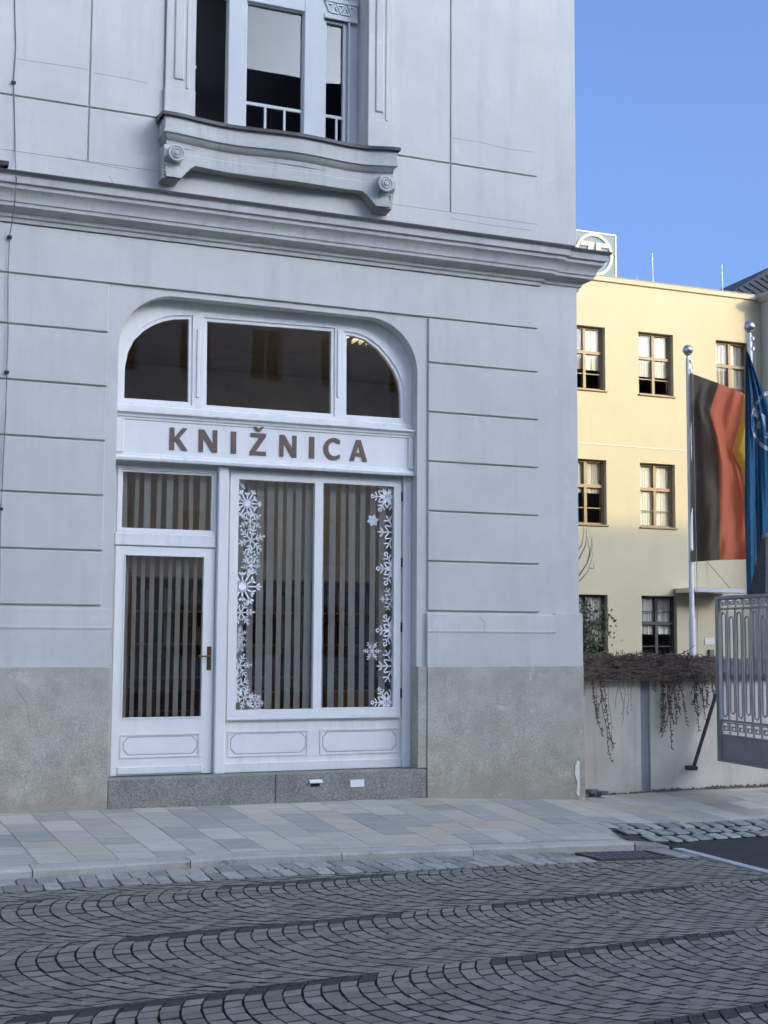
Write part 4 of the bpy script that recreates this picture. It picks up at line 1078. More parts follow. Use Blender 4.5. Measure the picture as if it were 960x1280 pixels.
lq = ray(438, 427); tq = (4.80-CAM.z)/lq.z; lp_ = CAM+lq*tq
cl = empty('ceiling_lamp', (lp_.x, lp_.y, 5.04), 'lit louvred ceiling lamp seen through the right arched pane', 'lamp')
lx0, lx1, ly0, ly1 = lp_.x+0.02, lp_.x+0.75, lp_.y-0.12, lp_.y+0.30
MB().box(lx0, lx1, ly0, ly1, 4.90, 4.98).build('housing', M['white'], cl)
lm = bpy.data.materials.new('lamp_glow'); lm.use_nodes = True
lm.node_tree.nodes['Principled BSDF'].inputs['Emission Color'].default_value = (1.0, 0.86, 0.62, 1); lm.node_tree.nodes['Principled BSDF'].inputs['Emission Strength'].default_value = 0.6
MB().box(lx0+0.03, lx1-0.03, ly0+0.03, ly1-0.03, 4.885, 4.899).build('diffuser', lm, cl)
for k in range(9): MB().box(lx0+0.02+k*(lx1-lx0-0.05)/8, lx0+0.03+k*(lx1-lx0-0.05)/8, ly0+0.01, ly1-0.01, 4.84, 4.884).build('louvre', M['white'], cl)
ll = bpy.data.lights.new('lamp_light', 'AREA'); ll.shape = 'RECTANGLE'; ll.size = 0.8; ll.size_y = 0.35; ll.energy = 3.2; ll.color = (1.0, 0.88, 0.72)
lo = bpy.data.objects.new('lamp_light', ll); COL.objects.link(lo); lo.parent = cl; lo.matrix_parent_inverse = Matrix.Translation(-cl.location); lo.location = ((lx0+lx1)/2, (ly0+ly1)/2, 4.82)

# cable clipped down the left end of the front
cpx = [(18, -40, -.03), (18.5, 0, -.03), (20, 60, -.03), (17, 103, -.035), (18, 130, -.03), (19, 180, -.03), (19, 198, -.05), (20, 212, -.12), (20.5, 222, -.315), (19.5, 240, -.31), (17.5, 262, -.20), (14, 283, -.08), (12, 296, -.055), (10, 350, -.05), (10, 420, -.05), (8.5, 465, -.05), (7, 520, -.05), (3, 600, -.05), (1, 636, -.05), (0, 700, -.05), (-2, 830, -.08), (-3, 990, -.085)]
cb = empty('cable', PY(10, 420, -0.05), 'thin grey cable running down the left end of the plaster wall', 'cable')
MB().tube([PY(a, b, y) for a, b, y in cpx], 0.0055, 6).build('wire', M['cable'], cb, smooth=60)
for a, b, y in ((17, 103, -.035), (12, 296, -.055), (8.5, 465, -.05), (1, 636, -.05)):
    p = PY(a, b, y); MB().box(p.x-0.02, p.x+0.02, p.y-0.014, -0.024, p.z-0.012, p.z+0.012, 0.004).build('clip', M['iron'], cb)

# ================================================================= GARDEN WALL AND GATE
GY = 0.60
gw = empty('garden_wall', (8.7, GY, -0.2), 'low grey rendered garden wall with vine-covered coping', 'wall')
xp0, xp1 = PY(801.5, 910, GY).x, PY(813.5, 910, GY).x
ztw = PY(790, 848, GY).z
MB().box(XC+0.01, xp0-0.001, GY, GY+0.3, -0.6, ztw, 0.006).build('wall_section', M['garden_wall'], gw)
MB().box(xp0, xp1, GY+0.035, GY+0.28, -0.6, ztw-0.001, 0.004).build('recessed_joint', M['post_blue'], gw)
MB().box(xp1+0.001, 12.4, GY+0.012, GY+0.3, -0.6, ztw, 0.006).build('wall_section', M['garden_wall'], gw)
zc1 = PY(790, 823, GY+0.12).z
x = XC+0.05
while x < 12.3:
    w = 0.62
    vs = []
    for xx in (x, min(12.4, x+w-0.008)):
        for o, z in ((-0.07, ztw+0.001), (-0.075, ztw+0.04), (0.15, zc1), (0.375, ztw+0.04), (0.37, ztw+0.001)): vs.append((xx, GY+o, z))
    MB().add(vs, [(0,1,2,3,4), (9,8,7,6,5)]+[(j, 5+j, 5+(j+1) % 5, (j+1) % 5) for j in range(5)]).build('coping_stone', M['coping'], gw); x += w
# dry creeper over the coping
vine = MB()
def wander(p, d, n, step, jit, grav=0.0):
    pts = [Vector(p)]; d = Vector(d).normalized()
    for _ in range(n):
        d = (d+Vector((rnd.gauss(0, jit), rnd.gauss(0, jit*0.6), rnd.gauss(0, jit)-grav))).normalized(); pts.append(pts[-1]+d*step)
    return pts
for i in range(1700):
    px = rnd.uniform(727, 899); dens = 1 if px < 860 else 0.45
    if rnd.random() > dens: continue
    t = rnd.random(); y = GY-0.085+0.30*t; x = PY(px, 835, y).x
    z = ztw+0.03+(zc1-ztw-0.03)*min(1, t/0.75)+rnd.uniform(-0.01, 0.035)+0.02*math.sin(px*0.21)+0.015*math.sin(px*0.57)
    lean = rnd.choice((-1, -1, -1, 0.6))
    pts = wander((x, y, z), (lean, rnd.uniform(-0.5, 0.0), -0.42*abs(lean)+rnd.uniform(-0.15, 0.2)), rnd.randint(4, 8), 0.045, 0.13, 0.03)
    pts = [Vector((max(XC+0.02, p.x), max(GY-0.12, min(p.y, GY+0.3)), max(p.z, ztw-0.02))) for p in pts]
    vine.tube(pts, [0.0065*(1-0.6*k/len(pts)) for k in range(len(pts))], 3, cap=False)
for i in range(260):                                   # short tips along the top
    px = rnd.uniform(727, 868); y = GY+rnd.uniform(0, 0.2); x = PY(px, 825, y).x
    vine.tube(wander((x, y, zc1-0.01), (rnd.uniform(-1, 1), rnd.uniform(-.3, .3), 0.7), rnd.randint(1, 4), 0.028, 0.4), 0.005, 3, cap=False)
hang = [(728, 40, 0), (735, 75, 0), (741, 100, 1), (743, 70, 0), (748, 130, 1), (752, 60, 1), (764, 125, 0), (772, 55, 0), (775, 85, 0), (781, 80, 0), (785, 70, 0), (792, 60, 0),
        (817, 22, 1), (827, 60, 1), (829, 100, 1), (832, 78, 1), (834, 118, 1), (838, 62, 1), (842, 88, 1), (845, 70, 1), (848, 82, 1), (851, 60, 1), (868, 60, 1), (870, 95, 1), (873, 40, 1), (881, 45, 1), (886, 62, 1), (890, 38, 1), (893, 55, 1)]
for px, ln, heavy in hang:
    for rep in range(2 if heavy else 1):
        xx = max(XC+0.06, PY(px, 850, GY-0.085).x+rnd.uniform(-0.02, 0.02))
        l2 = ln/112.0*rnd.uniform(0.7, 1.0); n_ = int(0.82*l2/0.04)+2
        pts = wander((xx, GY-0.085, ztw+0.06), (rnd.uniform(-.1, .1), -0.03, -1), n_, 0.04, 0.12, 0.12)
        pts = [Vector((p.x, min(GY-0.012, max(GY-0.10, p.y)), p.z)) for p in pts]
        vine.tube(pts, 0.0036 if heavy else 0.0028, 3, cap=False)
        for p in pts[2:]:
            for _ in range(3 if heavy else 1):
                if rnd.random() < (0.6 if heavy else 0.25): vine.tube([p, p+Vector((rnd.uniform(-.028, .028), rnd.uniform(-.025, .0), rnd.uniform(-.028, .022)))], 0.0055 if heavy else 0.003, 3, cap=False)
vo = vine.build('dry_creeper', M['vine'], fix=False)
tag(vo, 'bare brown creeper trailing over the garden wall coping', 'creeper')
# chip of fallen render at the foot of the corner
rb = MB()
for q in range(5):
    c = Vector((XC+0.10+0.07*q, 0.05+0.04*(q % 2)+0.12, wall_z(7.8)+0.015+0.02*(q % 3)))
    vs = [c+Vector((math.cos(a)*0.07*rnd.uniform(.7, 1.3), math.sin(a)*0.06*rnd.uniform(.7, 1.3), s*0.022+rnd.uniform(-.006, .006))) for s in (-1, 1) for a in frange(0, 2*math.pi*5/6, 5)]
    rb.add(vs, [tuple(reversed(range(6))), tuple(range(6, 12))]+[(k, (k+1) % 6, 6+(k+1) % 6, 6+k) for k in range(6)])
tag(rb.build('rubble', M['rubble']), 'small heap of broken render at the foot of the house corner', 'rubble')

# gate leaf standing square to the wall
gp = PY(897.5, 850, 0.34); GA = rad(7.0)
GU = Vector((-math.sin(GA), -math.cos(GA), 0)); GN = Vector((GU.y, -GU.x, 0))
gz0, gz1 = PY(900.7, 951, 0.34).z, PY(894.0, 745.5, 0.34).z
G0 = Vector((gp.x, gp.y, 0)); GLEN = 2.0
gate = empty('iron_gate', (G0.x, G0.y, gz0), 'blue-grey wrought iron gate leaf with Greek key bands', 'gate')
def gb(u0, u1, z0, z1, th=0.012, off=0.0):
    return G0+GU*(u0+u1)/2+GN*off+Vector((0, 0, (z0+z1)/2)), GU, GN, Vector((0, 0, 1)), ((u1-u0)/2, th, (z1-z0)/2)
def gbox_(name, *a, **k): return MB().obox(*gb(*a, **k)).build(name, M['gate'], gate)
gpan = PY(898, 919, 0.34).z; gl1 = PY(898, 905, 0.34).z; gu1 = PY(896, 760, 0.34).z
k_b0, k_b1 = PY(898, 900.5, 0.34).z, PY(898, 917, 0.34).z
t0 = PY(896, 761.5, 0.34).z; t1 = PY(896, 749, 0.34).z
b1 = PY(898, 899.5, 0.34).z; b0 = PY(898, 916.5, 0.34).z
gbox_('stile', 0.0, 0.07, gz0, gz1, th=0.025); gbox_('stile', GLEN-0.07, GLEN, gz0, gz1, th=0.025)
gbox_('rail', 0.071, GLEN-0.071, gz1-0.035, gz1, th=0.024)
for z in (t0, b1, b0-0.012): gbox_('rail', 0.071, GLEN-0.071, z-0.012, z+0.012, th=0.016)
gbox_('rail', 0.071, GLEN-0.071, gz0, gz0+0.03, th=0.022)
gbox_('kick_panel', 0.071, GLEN-0.071, gz0+0.031, b0-0.025, th=0.006)
pit = (GLEN-0.14)/11
for i in range(11):
    u = 0.07+pit*(i+0.5)
    gbox_('bar', u+pit/2-0.009, u+pit/2+0.009, b1+0.0125, t0-0.0125, th=0.009) if i < 10 else None
    lift = 0.0 if i % 2 == 0 else -0.05
    zt_, zb_ = t0-0.085+lift, b1+0.085-lift*0.8
    hw = pit*0.25
    pts = [Vector((hw*math.cos(a), 0, zt_+hw*math.sin(a))) for a in frange(0, math.pi, 6)]+[Vector((-hw*math.cos(a), 0, zb_-hw*math.sin(a))) for a in frange(0, math.pi, 6)]
    pts.append(pts[0])
    MB().tube([G0+GU*(u+p.x)+Vector((0, 0, p.z)) for p in pts], 0.010, 5, cap=False).build('loop', M['gate'], gate)
    for (za_, zb__) in ((t0+0.0125, gz1-0.0355), (b0+0.0005, b1-0.0125)):
        h = zb__-za_; c = G0+GU*u; mb = MB(); s = pit*0.40
        key = [(-s, 0), (-s, 1), (s*.9, 1), (s*.9, .3), (-s*.3, .3), (-s*.3, .66), (s*.35, .66)]
        for (ua, wa), (ub, wb) in zip(key, key[1:]):
            if abs(ua-ub) > 1e-4: mb.obox(*gb(u+min(ua, ub)-0.007, u+max(ua, ub)+0.007, za_+h*wa*0.86+0.002, za_+h*wa*0.86+0.014, th=0.008))
            else: mb.obox(*gb(u+ua-0.007, u+ua+0.007, za_+h*min(wa, wb)*0.86+0.002, za_+h*max(wa, wb)*0.86+0.014, th=0.0085))
        mb.build('greek_key', M['gate'], gate)
# iron stay from the gate down to the wall
st = empty('gate_stay', PY(866, 960, GY-0.10), 'rusty iron stay leaning from the gate to the wall foot', 'gate stay')
pa, pb = PY(895, 868, 0.42), PY(867, 959, GY-0.10)
MB().tube([pa, pb], 0.022, 8).build('bar', M['rust'], st); 
MB().box(pb.x-0.04, pb.x+0.04, pb.y-0.03, GY+0.011, pb.z-0.035, pb.z+0.012, 0.006).build('foot', M['rust'], st)
# gate pier with a pointed cap
GH = 0.17
px0, pz0, pz1 = PY(935, 742, 1.0+2*GH).x, PY(935, 745, 1.0+2*GH).z, PY(956, 668, 1.0+GH).z
c = Vector((px0+GH, 1.0+GH, 0))
gpst = empty('gate_pier', (c.x, c.y, -0.3), 'slim gate pier with a dark pointed slate cap behind the iron gate', 'gate pier')
MB().box(c.x-GH+0.02, c.x+GH-0.02, c.y-GH+0.02, c.y+GH-0.02, -0.6, pz0-0.001, 0.01).build('shaft', M['garden_wall'], gpst)
mb = MB()
for (h0, h1, r0, r1) in ((pz0, pz0+0.03, GH, GH), (pz0+0.031, pz1-0.06, GH-0.008, 0.045)):
    vs = [c+Vector((sx*r_, sy*r_, z)) for r_, z in ((r0, h0), (r1, h1)) for sx, sy in ((-1,-1),(1,-1),(1,1),(-1,1))]
    mb.add(vs, [(3,2,1,0),(4,5,6,7)]+[(i, (i+1) % 4, 4+(i+1) % 4, 4+i) for i in range(4)])
mb.build('cap', M['slate'], gpst)
MB().lathe((c.x, c.y, pz1-0.065), [(0.0, 0), (0.05, 0.0), (0.062, 0.02), (0.055, 0.05), (0.03, 0.07), (0.0, 0.075)], 12).build('finial', M['rubble'], gpst, smooth=40)

# ================================================================= FLAGPOLES AND FLAGS
def flagpole(px_ball, py_ball, Y, label):
    b = PY(px_ball, py_ball, Y); base = Vector((b.x+0.05, Y, -0.25))
    fp = empty('flagpole', base, label, 'flagpole', 'flagpoles in the yard')
    top = b.z-0.10
    MB().lathe(base, [(0.058, 0), (0.058, 2.2), (0.046, 2.25), (0.043, top+0.25-0.05), (0.030, top+0.25)], 14).build('mast', M['pole'], fp, smooth=40)
    MB().lathe((base.x, Y, top), [(0.0, 0), (0.025, 0), (0.025, 0.035), (0.05, 0.045), (0.062, 0.06)]+[(0.098*math.cos(a), 0.14+0.098*math.sin(a)) for a in frange(-0.9, math.pi/2, 9)], 18).build('ball', M['steel'], fp, smooth=60)
    mb = MB(); mb.tube([base+Vector((0.07, -0.06, 0.4)), base+Vector((0.075, -0.065, 3)), base+Vector((0.06, -0.05, top+0.1))], 0.006, 5); mb.build('halyard', M['cable'], fp)
    mb = MB()
    for z in (top-0.1, top-0.28): mb.lathe((base.x+0.03, Y-0.04, z), [(0.0, 0), (0.03, 0), (0.03, 0.05), (0.0, 0.05)], 10)
    mb.build('truck', M['steel'], fp); return base, top
fb1, ft1 = flagpole(857, 440, 8.1, 'white flagpole carrying the black red and gold flag')
fb2, ft2 = flagpole(934, 411, 6.26, 'white flagpole carrying the blue flag')
def flag(name, rows, cols_mat, Yof, label, cat='flag', nsub=8, extra=None):
    """rows: list of (py, [px of the seams]); stripes between seams; Yof(u, v) gives depth"""
    me_b = MB(); nv = 60; nc = len(rows[0][1])-1; nu = nc*nsub
    pts = []
    for j in range(nv+1):
        v = j/nv
        # interpolate seam pixels down the flag
        row = []
        for c_ in range(nc+1):
            row.append((lerp_table([(r[2], r[1][c_]) for r in rows], v), lerp_table([(r[2], r[0][c_]) for r in rows], v)))
        for i in range(nu+1):
            c_ = min(nc-1, i//nsub); t = (i-c_*nsub)/nsub
            px = row[c_][0]+(row[c_+1][0]-row[c_][0])*t; py = row[c_][1]+(row[c_+1][1]-row[c_][1])*t
            u = (c_+t)/nc
            pts.append(PY(px, py, Yof(u, v)))
    fs = []; ms = []
    for j in range(nv):
        for i in range(nu):
            fs.append((j*(nu+1)+i, j*(nu+1)+i+1, (j+1)*(nu+1)+i+1, (j+1)*(nu+1)+i)); ms.append(min(nc-1, i//nsub))
    me_b.v = [tuple(p) for p in pts]; me_b.f = fs; me_b.m = ms
    o = me_b.build(name, [M[q] for q in cols_mat], None, smooth=180, fix=False)
    return tag(o, label, cat, 'flags on the poles')
# rows: (py of each seam, px of each seam, v)
def fold1(u, v):
    amp = 0.10*(0.4+0.6*min(1, v*3))
    return 8.1-0.06 - 0.02 + amp*math.sin(u*13.0+v*1.2) + 0.05*math.sin(u*31-v*2.0) + 0.022*math.sin(u*52+v*9.0+2*math.sin(v*7)) + 0.03*math.sin(u*9-v*14) - 0.12*u*(1-v)
flag('national_flag',
     [((466, 479, 492, 500), (862.5, 898, 930, 940), 0.0),
      ((500, 516, 528, 536), (862.5, 887, 926, 946), 0.14),
      ((520, 546, 563, 566), (862.5, 895, 915, 948), 0.27),
      ((575, 575, 588, 590), (863, 899, 927, 952), 0.42),
      ((640, 638, 640, 640), (863, 899.5, 936, 956), 0.70),
      ((702.5, 700, 699, 699), (863, 899.5, 938, 960), 1.0)], ['black_cloth', 'red_cloth', 'gold_cloth'], fold1, 'hanging black red and gold vertical flag', nsub=12)
def fold2(u, v):
    amp = 0.02+0.10*min(1, v*2)
    return 6.26-0.07 + amp*math.sin(u*17+v*2.5) + 0.04*math.sin(u*37)
BF = [((437, 440, 444), (932.5, 934.5, 937), 0.0), ((490, 500, 512), (931.5, 944, 962), 0.17), ((540, 546, 552), (931.2, 950, 972), 0.34), ((640, 642, 644), (931, 953, 978), 0.66), ((744, 746, 748), (933.5, 956, 980), 1.0)]
bf = flag('company_flag', BF, ['blue_cloth', 'blue_cloth'], fold2, 'drooping blue flag with a white ring emblem', nsub=20)
# emblem of the blue flag as thin cloth appliqué lying on its folds
def on_flag(px, py):
    # find v, u of a pixel on the flag and return the point 4 mm in front of the cloth
    best = None
    for j in range(101):
        v = j/100; row = [(lerp_table([(r[2], r[1][c_]) for r in BF], v), lerp_table([(r[2], r[0][c_]) for r in BF], v)) for c_ in range(3)]
        for c_ in range(2):
            (ax, ay), (bx, by) = row[c_], row[c_+1]
            if bx-ax < 1e-6: continue
            t = (px-ax)/(bx-ax)
            if -0.01 <= t <= 1.01:
                e = abs(ay+(by-ay)*t-py)
                if best is None or e < best[0]: best = (e, (c_+t)/2, v)
    if best is None: return None
    return PY(px, py, fold2(best[1], best[2])-0.03)
emb = MB()
ring_c, ra, rb_ = (964, 526), 25.0, 38.0
prev = None
for a in frange(rad(95), rad(262), 34):
    o_ = (ring_c[0]+ra*math.cos(a), ring_c[1]-rb_*math.sin(a)); i_ = (ring_c[0]+(ra-3.6)*math.cos(a), ring_c[1]-(rb_-5)*math.sin(a))
    P_ = (on_flag(*o_), on_flag(*i_))
    if P_[0] is None or P_[1] is None: prev = None; continue
    if prev: emb.add([prev[0], prev[1], P_[1], P_[0]], [(0, 1, 2, 3)])
    prev = P_
for tri in (((945, 511), (953, 516), (947, 524), (942, 519)), ((952, 516), (957, 520), (958, 541), (950, 536)), ((944, 531), (950, 524), (951, 534), (947, 537)), ((950, 538), (961, 541), (962, 549), (956, 547))):
    q = [on_flag(*p) for p in tri]
    if all(q): emb.add(q, [tuple(range(len(q)))])
emb.build('emblem', M['white_cloth'], bf, fix=False)

# ================================================================= OFFICE BUILDING BEHIND
OY = 16.9
off = empty('office_building', (20, OY, -0.3), 'cream three-storey office block in low sunlight behind the flags', 'building')
ox0 = 10.5; ox1 = PY(953, 500, OY).x; otop = PY(846, 358, OY).z
wins = []
TOP = [(686, 412, 40), (737.5-0.2, 447.5, 34), (820, 455.5, 43), (914, 467, 43)]
cols = [PY(a, 455, OY).x for a in (657, 737.6-1.0, 820, 911)]
ww = PY(841.8, 455, OY).x-PY(798.5, 455, OY).x
colx = [PY(734.0, 447, OY).x, PY(820.1, 455, OY).x, PY(916.0, 466, OY).x]
colx = [2*colx[0]-colx[1]]+colx
z_top = (PY(820, 416.5, OY).z, PY(820, 494, OY).z); z_mid = (PY(821, 579.5, OY).z, PY(821, 659, OY).z); z_low = (PY(824, 745, OY).z, PY(824, 745, OY).z-1.75)
for r, (zt_, zb_) in enumerate((z_top, z_mid, z_low)):
    for ci, cx_ in enumerate(colx):
        if r == 2 and ci == 3: continue
        if r > 0 and ci == 3 and r == 2: continue
        wins.append((r, cx_-ww/2, cx_+ww/2, zb_, zt_))
loops = [[(ox0, -1), (ox1, -1), (ox1, otop-0.12), (ox0, otop-0.12)]]+[[(a, zb_), (b, zb_), (b, zt_), (a, zt_)] for _, a, b, zb_, zt_ in wins]
MB().sheet(loops, OY, OY+0.35).build('wall', M['cream'], off)
MB().box(ox0, ox1+3, OY+6, OY+6.3, -1, otop-0.13).build('back_wall', M['cream'], off)
MB().box(ox0, ox0+0.3, OY+0.351, OY+5.99, -1, otop-0.13).build('side_wall', M['cream'], off)
MB().box(ox0-0.02, ox1+0.0, OY-0.05, OY+6.31, otop-0.119, otop, 0.01).build('parapet', M['cream'], off)
MB().box(ox0-0.03, ox1+0.0, OY-0.02, OY+6.32, otop+0.001, otop+0.045).build('roof_edge', M['flashing'], off)
zse = PY(790, 558.5, OY).z
MB().box(ox0, PY(857, 560, OY).x+3, OY-0.012, OY-0.0005, zse-0.012, zse+0.012).build('string_line', M['white_wall'], off)
for r, a, b, zb_, zt_ in wins:
    w_ = empty('window', ((a+b)/2, OY, zb_)); w_.parent = off; w_.matrix_parent_inverse = Matrix.Translation(-off.location)
    fm = M['frame_brown'] if r < 2 else M['frame_dark']
    yf = OY+0.14; t = 0.055; xm = (a+b)/2; zm = zb_+(zt_-zb_)*0.60
    mb = MB(); hs = []
    for (ha, hb) in ((a+t, xm-0.04), (xm+0.04, b-t)):
        for (hc, hd_) in ((zb_+t, zm-0.04), (zm+0.04, zt_-t)): hs.append([(ha, hc), (hb, hc), (hb, hd_), (ha, hd_)])
    mb.sheet([[(a+0.001, zb_+0.001), (b-0.001, zb_+0.001), (b-0.001, zt_-0.001), (a+0.001, zt_-0.001)]]+hs, yf, yf+0.08); mb.build('frame', fm, w_)
    for h_ in hs:
        MB().sheet([[(h_[0][0]-.005, h_[0][1]-.005), (h_[1][0]+.005, h_[1][1]-.005), (h_[2][0]+.005, h_[2][1]+.005), (h_[3][0]-.005, h_[3][1]+.005)]], yf+0.04, yf+0.046).build('pane', M['glass_far'], w_)
        hh = h_[2][1]-h_[0][1]
        if hh > 0.6:
            zz_ = h_[0][1]+hh*0.42; MB().box(h_[0][0], h_[1][0], yf+0.02, yf+0.0395, zz_-0.012, zz_+0.012).build('glazing_bar', fm, w_)
    MB().box(a-0.02, b+0.04, OY-0.05, OY+0.139, zb_-0.04, zb_-0.001, 0.004).build('sill', fm, w_)
    # curtain hanging just inside
    cm = MB(); vs = []; n_ = 40; ph_ = rnd.uniform(0, 6); am_ = rnd.uniform(0.006, 0.02); zc_ = zb_+0.02 if rnd.random() < 0.6 else zb_+rnd.uniform(0.1, 0.5)*(zt_-zb_)
    for i in range(n_+1):
        x = a+0.03+(b-a-0.06)*i/n_; y = yf+0.10+am_*math.sin(i*1.9*(1+0.1*math.sin(i*0.3+ph_))+ph_)
        vs += [(x, y, zc_), (x, y, zt_-0.03)]
    cm.add(vs, [(2*i, 2*i+2, 2*i+3, 2*i+1) for i in range(n_)])
    cm.build('curtain', M['curtain'] if r < 2 else M['white_wall'], w_, fix=False)
# entrance canopy, plates by the door
cx0, cx1 = PY(868, 738, OY-0.9).x, PY(931, 738, OY-0.9).x; cz = PY(900, 738, OY-0.9).z
MB().box(cx0, cx1, OY-0.9, OY-0.001, cz-0.06, cz+0.06, 0.01).build('canopy', M['steel'], off)
r_ = RC(881, 893, 797.5, 806, OY-0.02); MB().box(r_[0], r_[1], OY-0.02, OY-0.0005, r_[2], r_[3], 0.004).build('name_plate', M['white_wall'], off)
r_ = RC(887, 893, 812, 822, OY-0.08); MB().box(r_[0], r_[1], OY-0.08, OY-0.0005, r_[2], r_[3], 0.006).build('letter_box', M['coping'], off)
MB().tube([PY(884, 702, OY-0.02), PY(914, 737, OY-0.5)], 0.012, 5).build('canopy_stay', M['cable'], off)
for px, py0, py1 in ((816.5, 350, 317), (903.5, 362, 330), (797, 350, 345)):
    a_, b_ = PY(px, py0+4, OY+0.3), PY(px-1.2, py1, OY+0.3); MB().tube([a_, b_], 0.008, 5).build('lightning_rod', M['pole'], off)
# far wing at the right with a dark hip roof
wg = empty('office_wing', (ox1+3, OY, -0.3), 'white office wing with dark hipped roof at the right edge', 'building')
wz = PY(955, 366, OY-0.4).z
MB().box(ox1+0.001, ox1+9, OY-0.9, OY+8, -1, wz, 0.03).build('wall', M['white_wall'], wg)
MB().sweep([(ox1+0.0, OY+0.0), (ox1+0.0, OY-0.9), (ox1+9, OY-0.9)], [(0.0, wz-0.18), (0.06, wz-0.17), (0.16, wz-0.05), (0.17, wz+0.03), (0, wz+0.05)]).build('eave', M['white_wall'], wg)
A0 = PY(904, 362.5, OY+0.6); A1 = PY(960, 337, OY+3.5); 
mb = MB()
pA = Vector((A0.x, OY+0.6, otop+0.06)); dA = (A1-pA); dA = dA/max(dA.x, 1e-6)
pk = pA+dA*5.0
b1_ = Vector((ox1+9, OY+0.6, otop+0.06)); b2_ = Vector((ox1+9, pk.y, pk.z)); back = Vector((A0.x, OY+6, otop+0.06)); back2 = Vector((ox1+9, OY+6, otop+0.06))
lo = Vector((0, 0, -0.12))
mb.add([pA, b1_, b2_, pk, back, back2], [(0, 1, 2, 3), (0, 3, 4), (3, 2, 5, 4), (1, 5, 2), (0, 4, 5, 1)])
mb.build('roof', M['roof_slate'], wg)
for i in range(1, 9):                                   # standing seams of the roof
    f0 = pA.lerp(b1_, i*0.045+0.02); g0 = pA+(pk-pA)*min(1, (i*0.045+0.02)*1.9*0.95); 
    MB().tube([f0+Vector((0, 0, 0.02)), Vector((f0.x, g0.y, g0.z+0.02))], 0.02, 4).build('seam', M['slate'], wg)
# roof sign
s0, s1 = PY(719, 287, OY+0.3), PY(770, 350, OY+0.3)
sgx0, sgx1, sgz1 = PY(706, 300, OY+0.3).x, PY(769.6, 320, OY+0.3).x, PY(744, 291, OY+0.3).z
sgz0 = otop+0.06
sg = empty('roof_sign', ((sgx0+sgx1)/2, OY+0.3, sgz0), 'square translucent rooftop sign with round white ZF logo', 'sign')
MB().box(sgx0, sgx1, OY+0.3, OY+0.33, sgz0, sgz1).build('panel', M['sign_panel'], sg)
for a in ((sgx0, sgx1, sgz1-0.02, sgz1+0.02), (sgx0, sgx1, sgz0-0.02, sgz0+0.02)): MB().box(a[0]-0.02, a[1]+0.02, OY+0.29, OY+0.34, a[2], a[3]).build('frame_bar', M['sign_logo'], sg)
for a in (sgx0, sgx1): MB().box(a-0.02, a+0.02, OY+0.289, OY+0.341, sgz0+0.021, sgz1-0.021).build('frame_bar', M['sign_logo'], sg)
lc = PY(742.5, 327, OY+0.28); lr = PY(767, 327, OY+0.28).x-lc.x
lr = min(lr, (sgz1-sgz0)/2-0.03); lc.z = (sgz0+sgz1)/2
def circ(r, n=40): return [(lc.x+r*math.cos(2*math.pi*k/n), lc.z+r*math.sin(2*math.pi*k/n)) for k in range(n)]
mb = MB(); mb.sheet([circ(lr), circ(lr*0.87)], OY+0.26, OY+0.2885); mb.build('logo_ring', M['sign_logo'], sg)
def lp(pts): return [(lc.x+a*lr, lc.z+b*lr) for a, b in pts]
MB().sheet([lp([(-0.66, 0.58), (0.02, 0.58), (-0.24, -0.30), (0.0, -0.30), (-0.05, -0.50), (-0.60, -0.50), (-0.28, 0.38), (-0.74, 0.38)])], OY+0.26, OY+0.2885).build('letter', M['sign_logo'], sg)
MB().sheet([lp([(0.12, 0.58), (0.66, 0.58), (0.76, 0.38), (0.36, 0.38), (0.36, 0.12), (0.62, 0.12), (0.62, -0.06), (0.36, -0.06), (0.36, -0.50), (0.06, -0.50)])], OY+0.26, OY+0.2885).build('letter', M['sign_logo'], sg)
for a in (sgx0+0.4, sgx1-0.4): MB().tube([(a, OY+0.4, otop-0.1), (a, OY+0.345, sgz1-0.3)], 0.03, 6).build('strut', M['pole'], sg)

# yard shrub and a bare young tree behind the wall
sb = empty('evergreen_shrub', (PY(731, 800, 3.0).x-0.05, 3.0, -0.25), 'dark evergreen shrub peeping over the wall at the house corner', 'shrub')
stem, lf = MB(), MB()
cx_, cy_ = sb.location.x, 3.0
for i in range(22):
    top = Vector((cx_+rnd.gauss(0, 0.12), cy_+rnd.gauss(0, 0.2), rnd.uniform(1.6, 2.05)))
    base = Vector((cx_+rnd.gauss(0, 0.05), cy_, -0.25))
    pts = [base.lerp(top, t)+Vector((rnd.gauss(0, .02), rnd.gauss(0, .02), 0)) for t in frange(0, 1, 5)]
    stem.tube(pts, [0.014, 0.012, 0.010, 0.008, 0.006, 0.003], 4, cap=False)
    for q in range(120):
        t = rnd.uniform(0.35, 1); p = base.lerp(top, t)+Vector((rnd.gauss(0, .06), rnd.gauss(0, .06), rnd.gauss(0, .05)))
        a = Vector((rnd.gauss(0, 1), rnd.gauss(0, 1), rnd.gauss(0.4, .8))).normalized(); b = a.cross(Vector((rnd.gauss(0, 1), rnd.gauss(0, 1), rnd.gauss(0, 1)))).normalized()
        s = rnd.uniform(0.04, 0.075); lf.add([p, p+a*s*.5+b*s*.28, p+a*s, p+a*s*.5-b*s*.28], [(0, 1, 2, 3)])
stem.build('stem', M['twig'], sb, fix=False); lf.build('foliage', M['leaf'], sb, fix=False)
bt = empty('bare_sapling', (PY(722, 800, 4.2).x, 4.2, -0.25), 'thin leafless sapling beside the house corner', 'tree')
tb = MB(); root = Vector(bt.location)
top = PY(722, 655, 4.2)
tr_pts = [root.lerp(top, t)+Vector((0.03*math.sin(t*5), 0, 0)) for t in frange(0, 1, 8)]
tb.tube(tr_pts, [0.022*(1-0.8*k/8) for k in range(9)], 6); tb.build('trunk', M['twig'], bt, smooth=60)
br = MB()
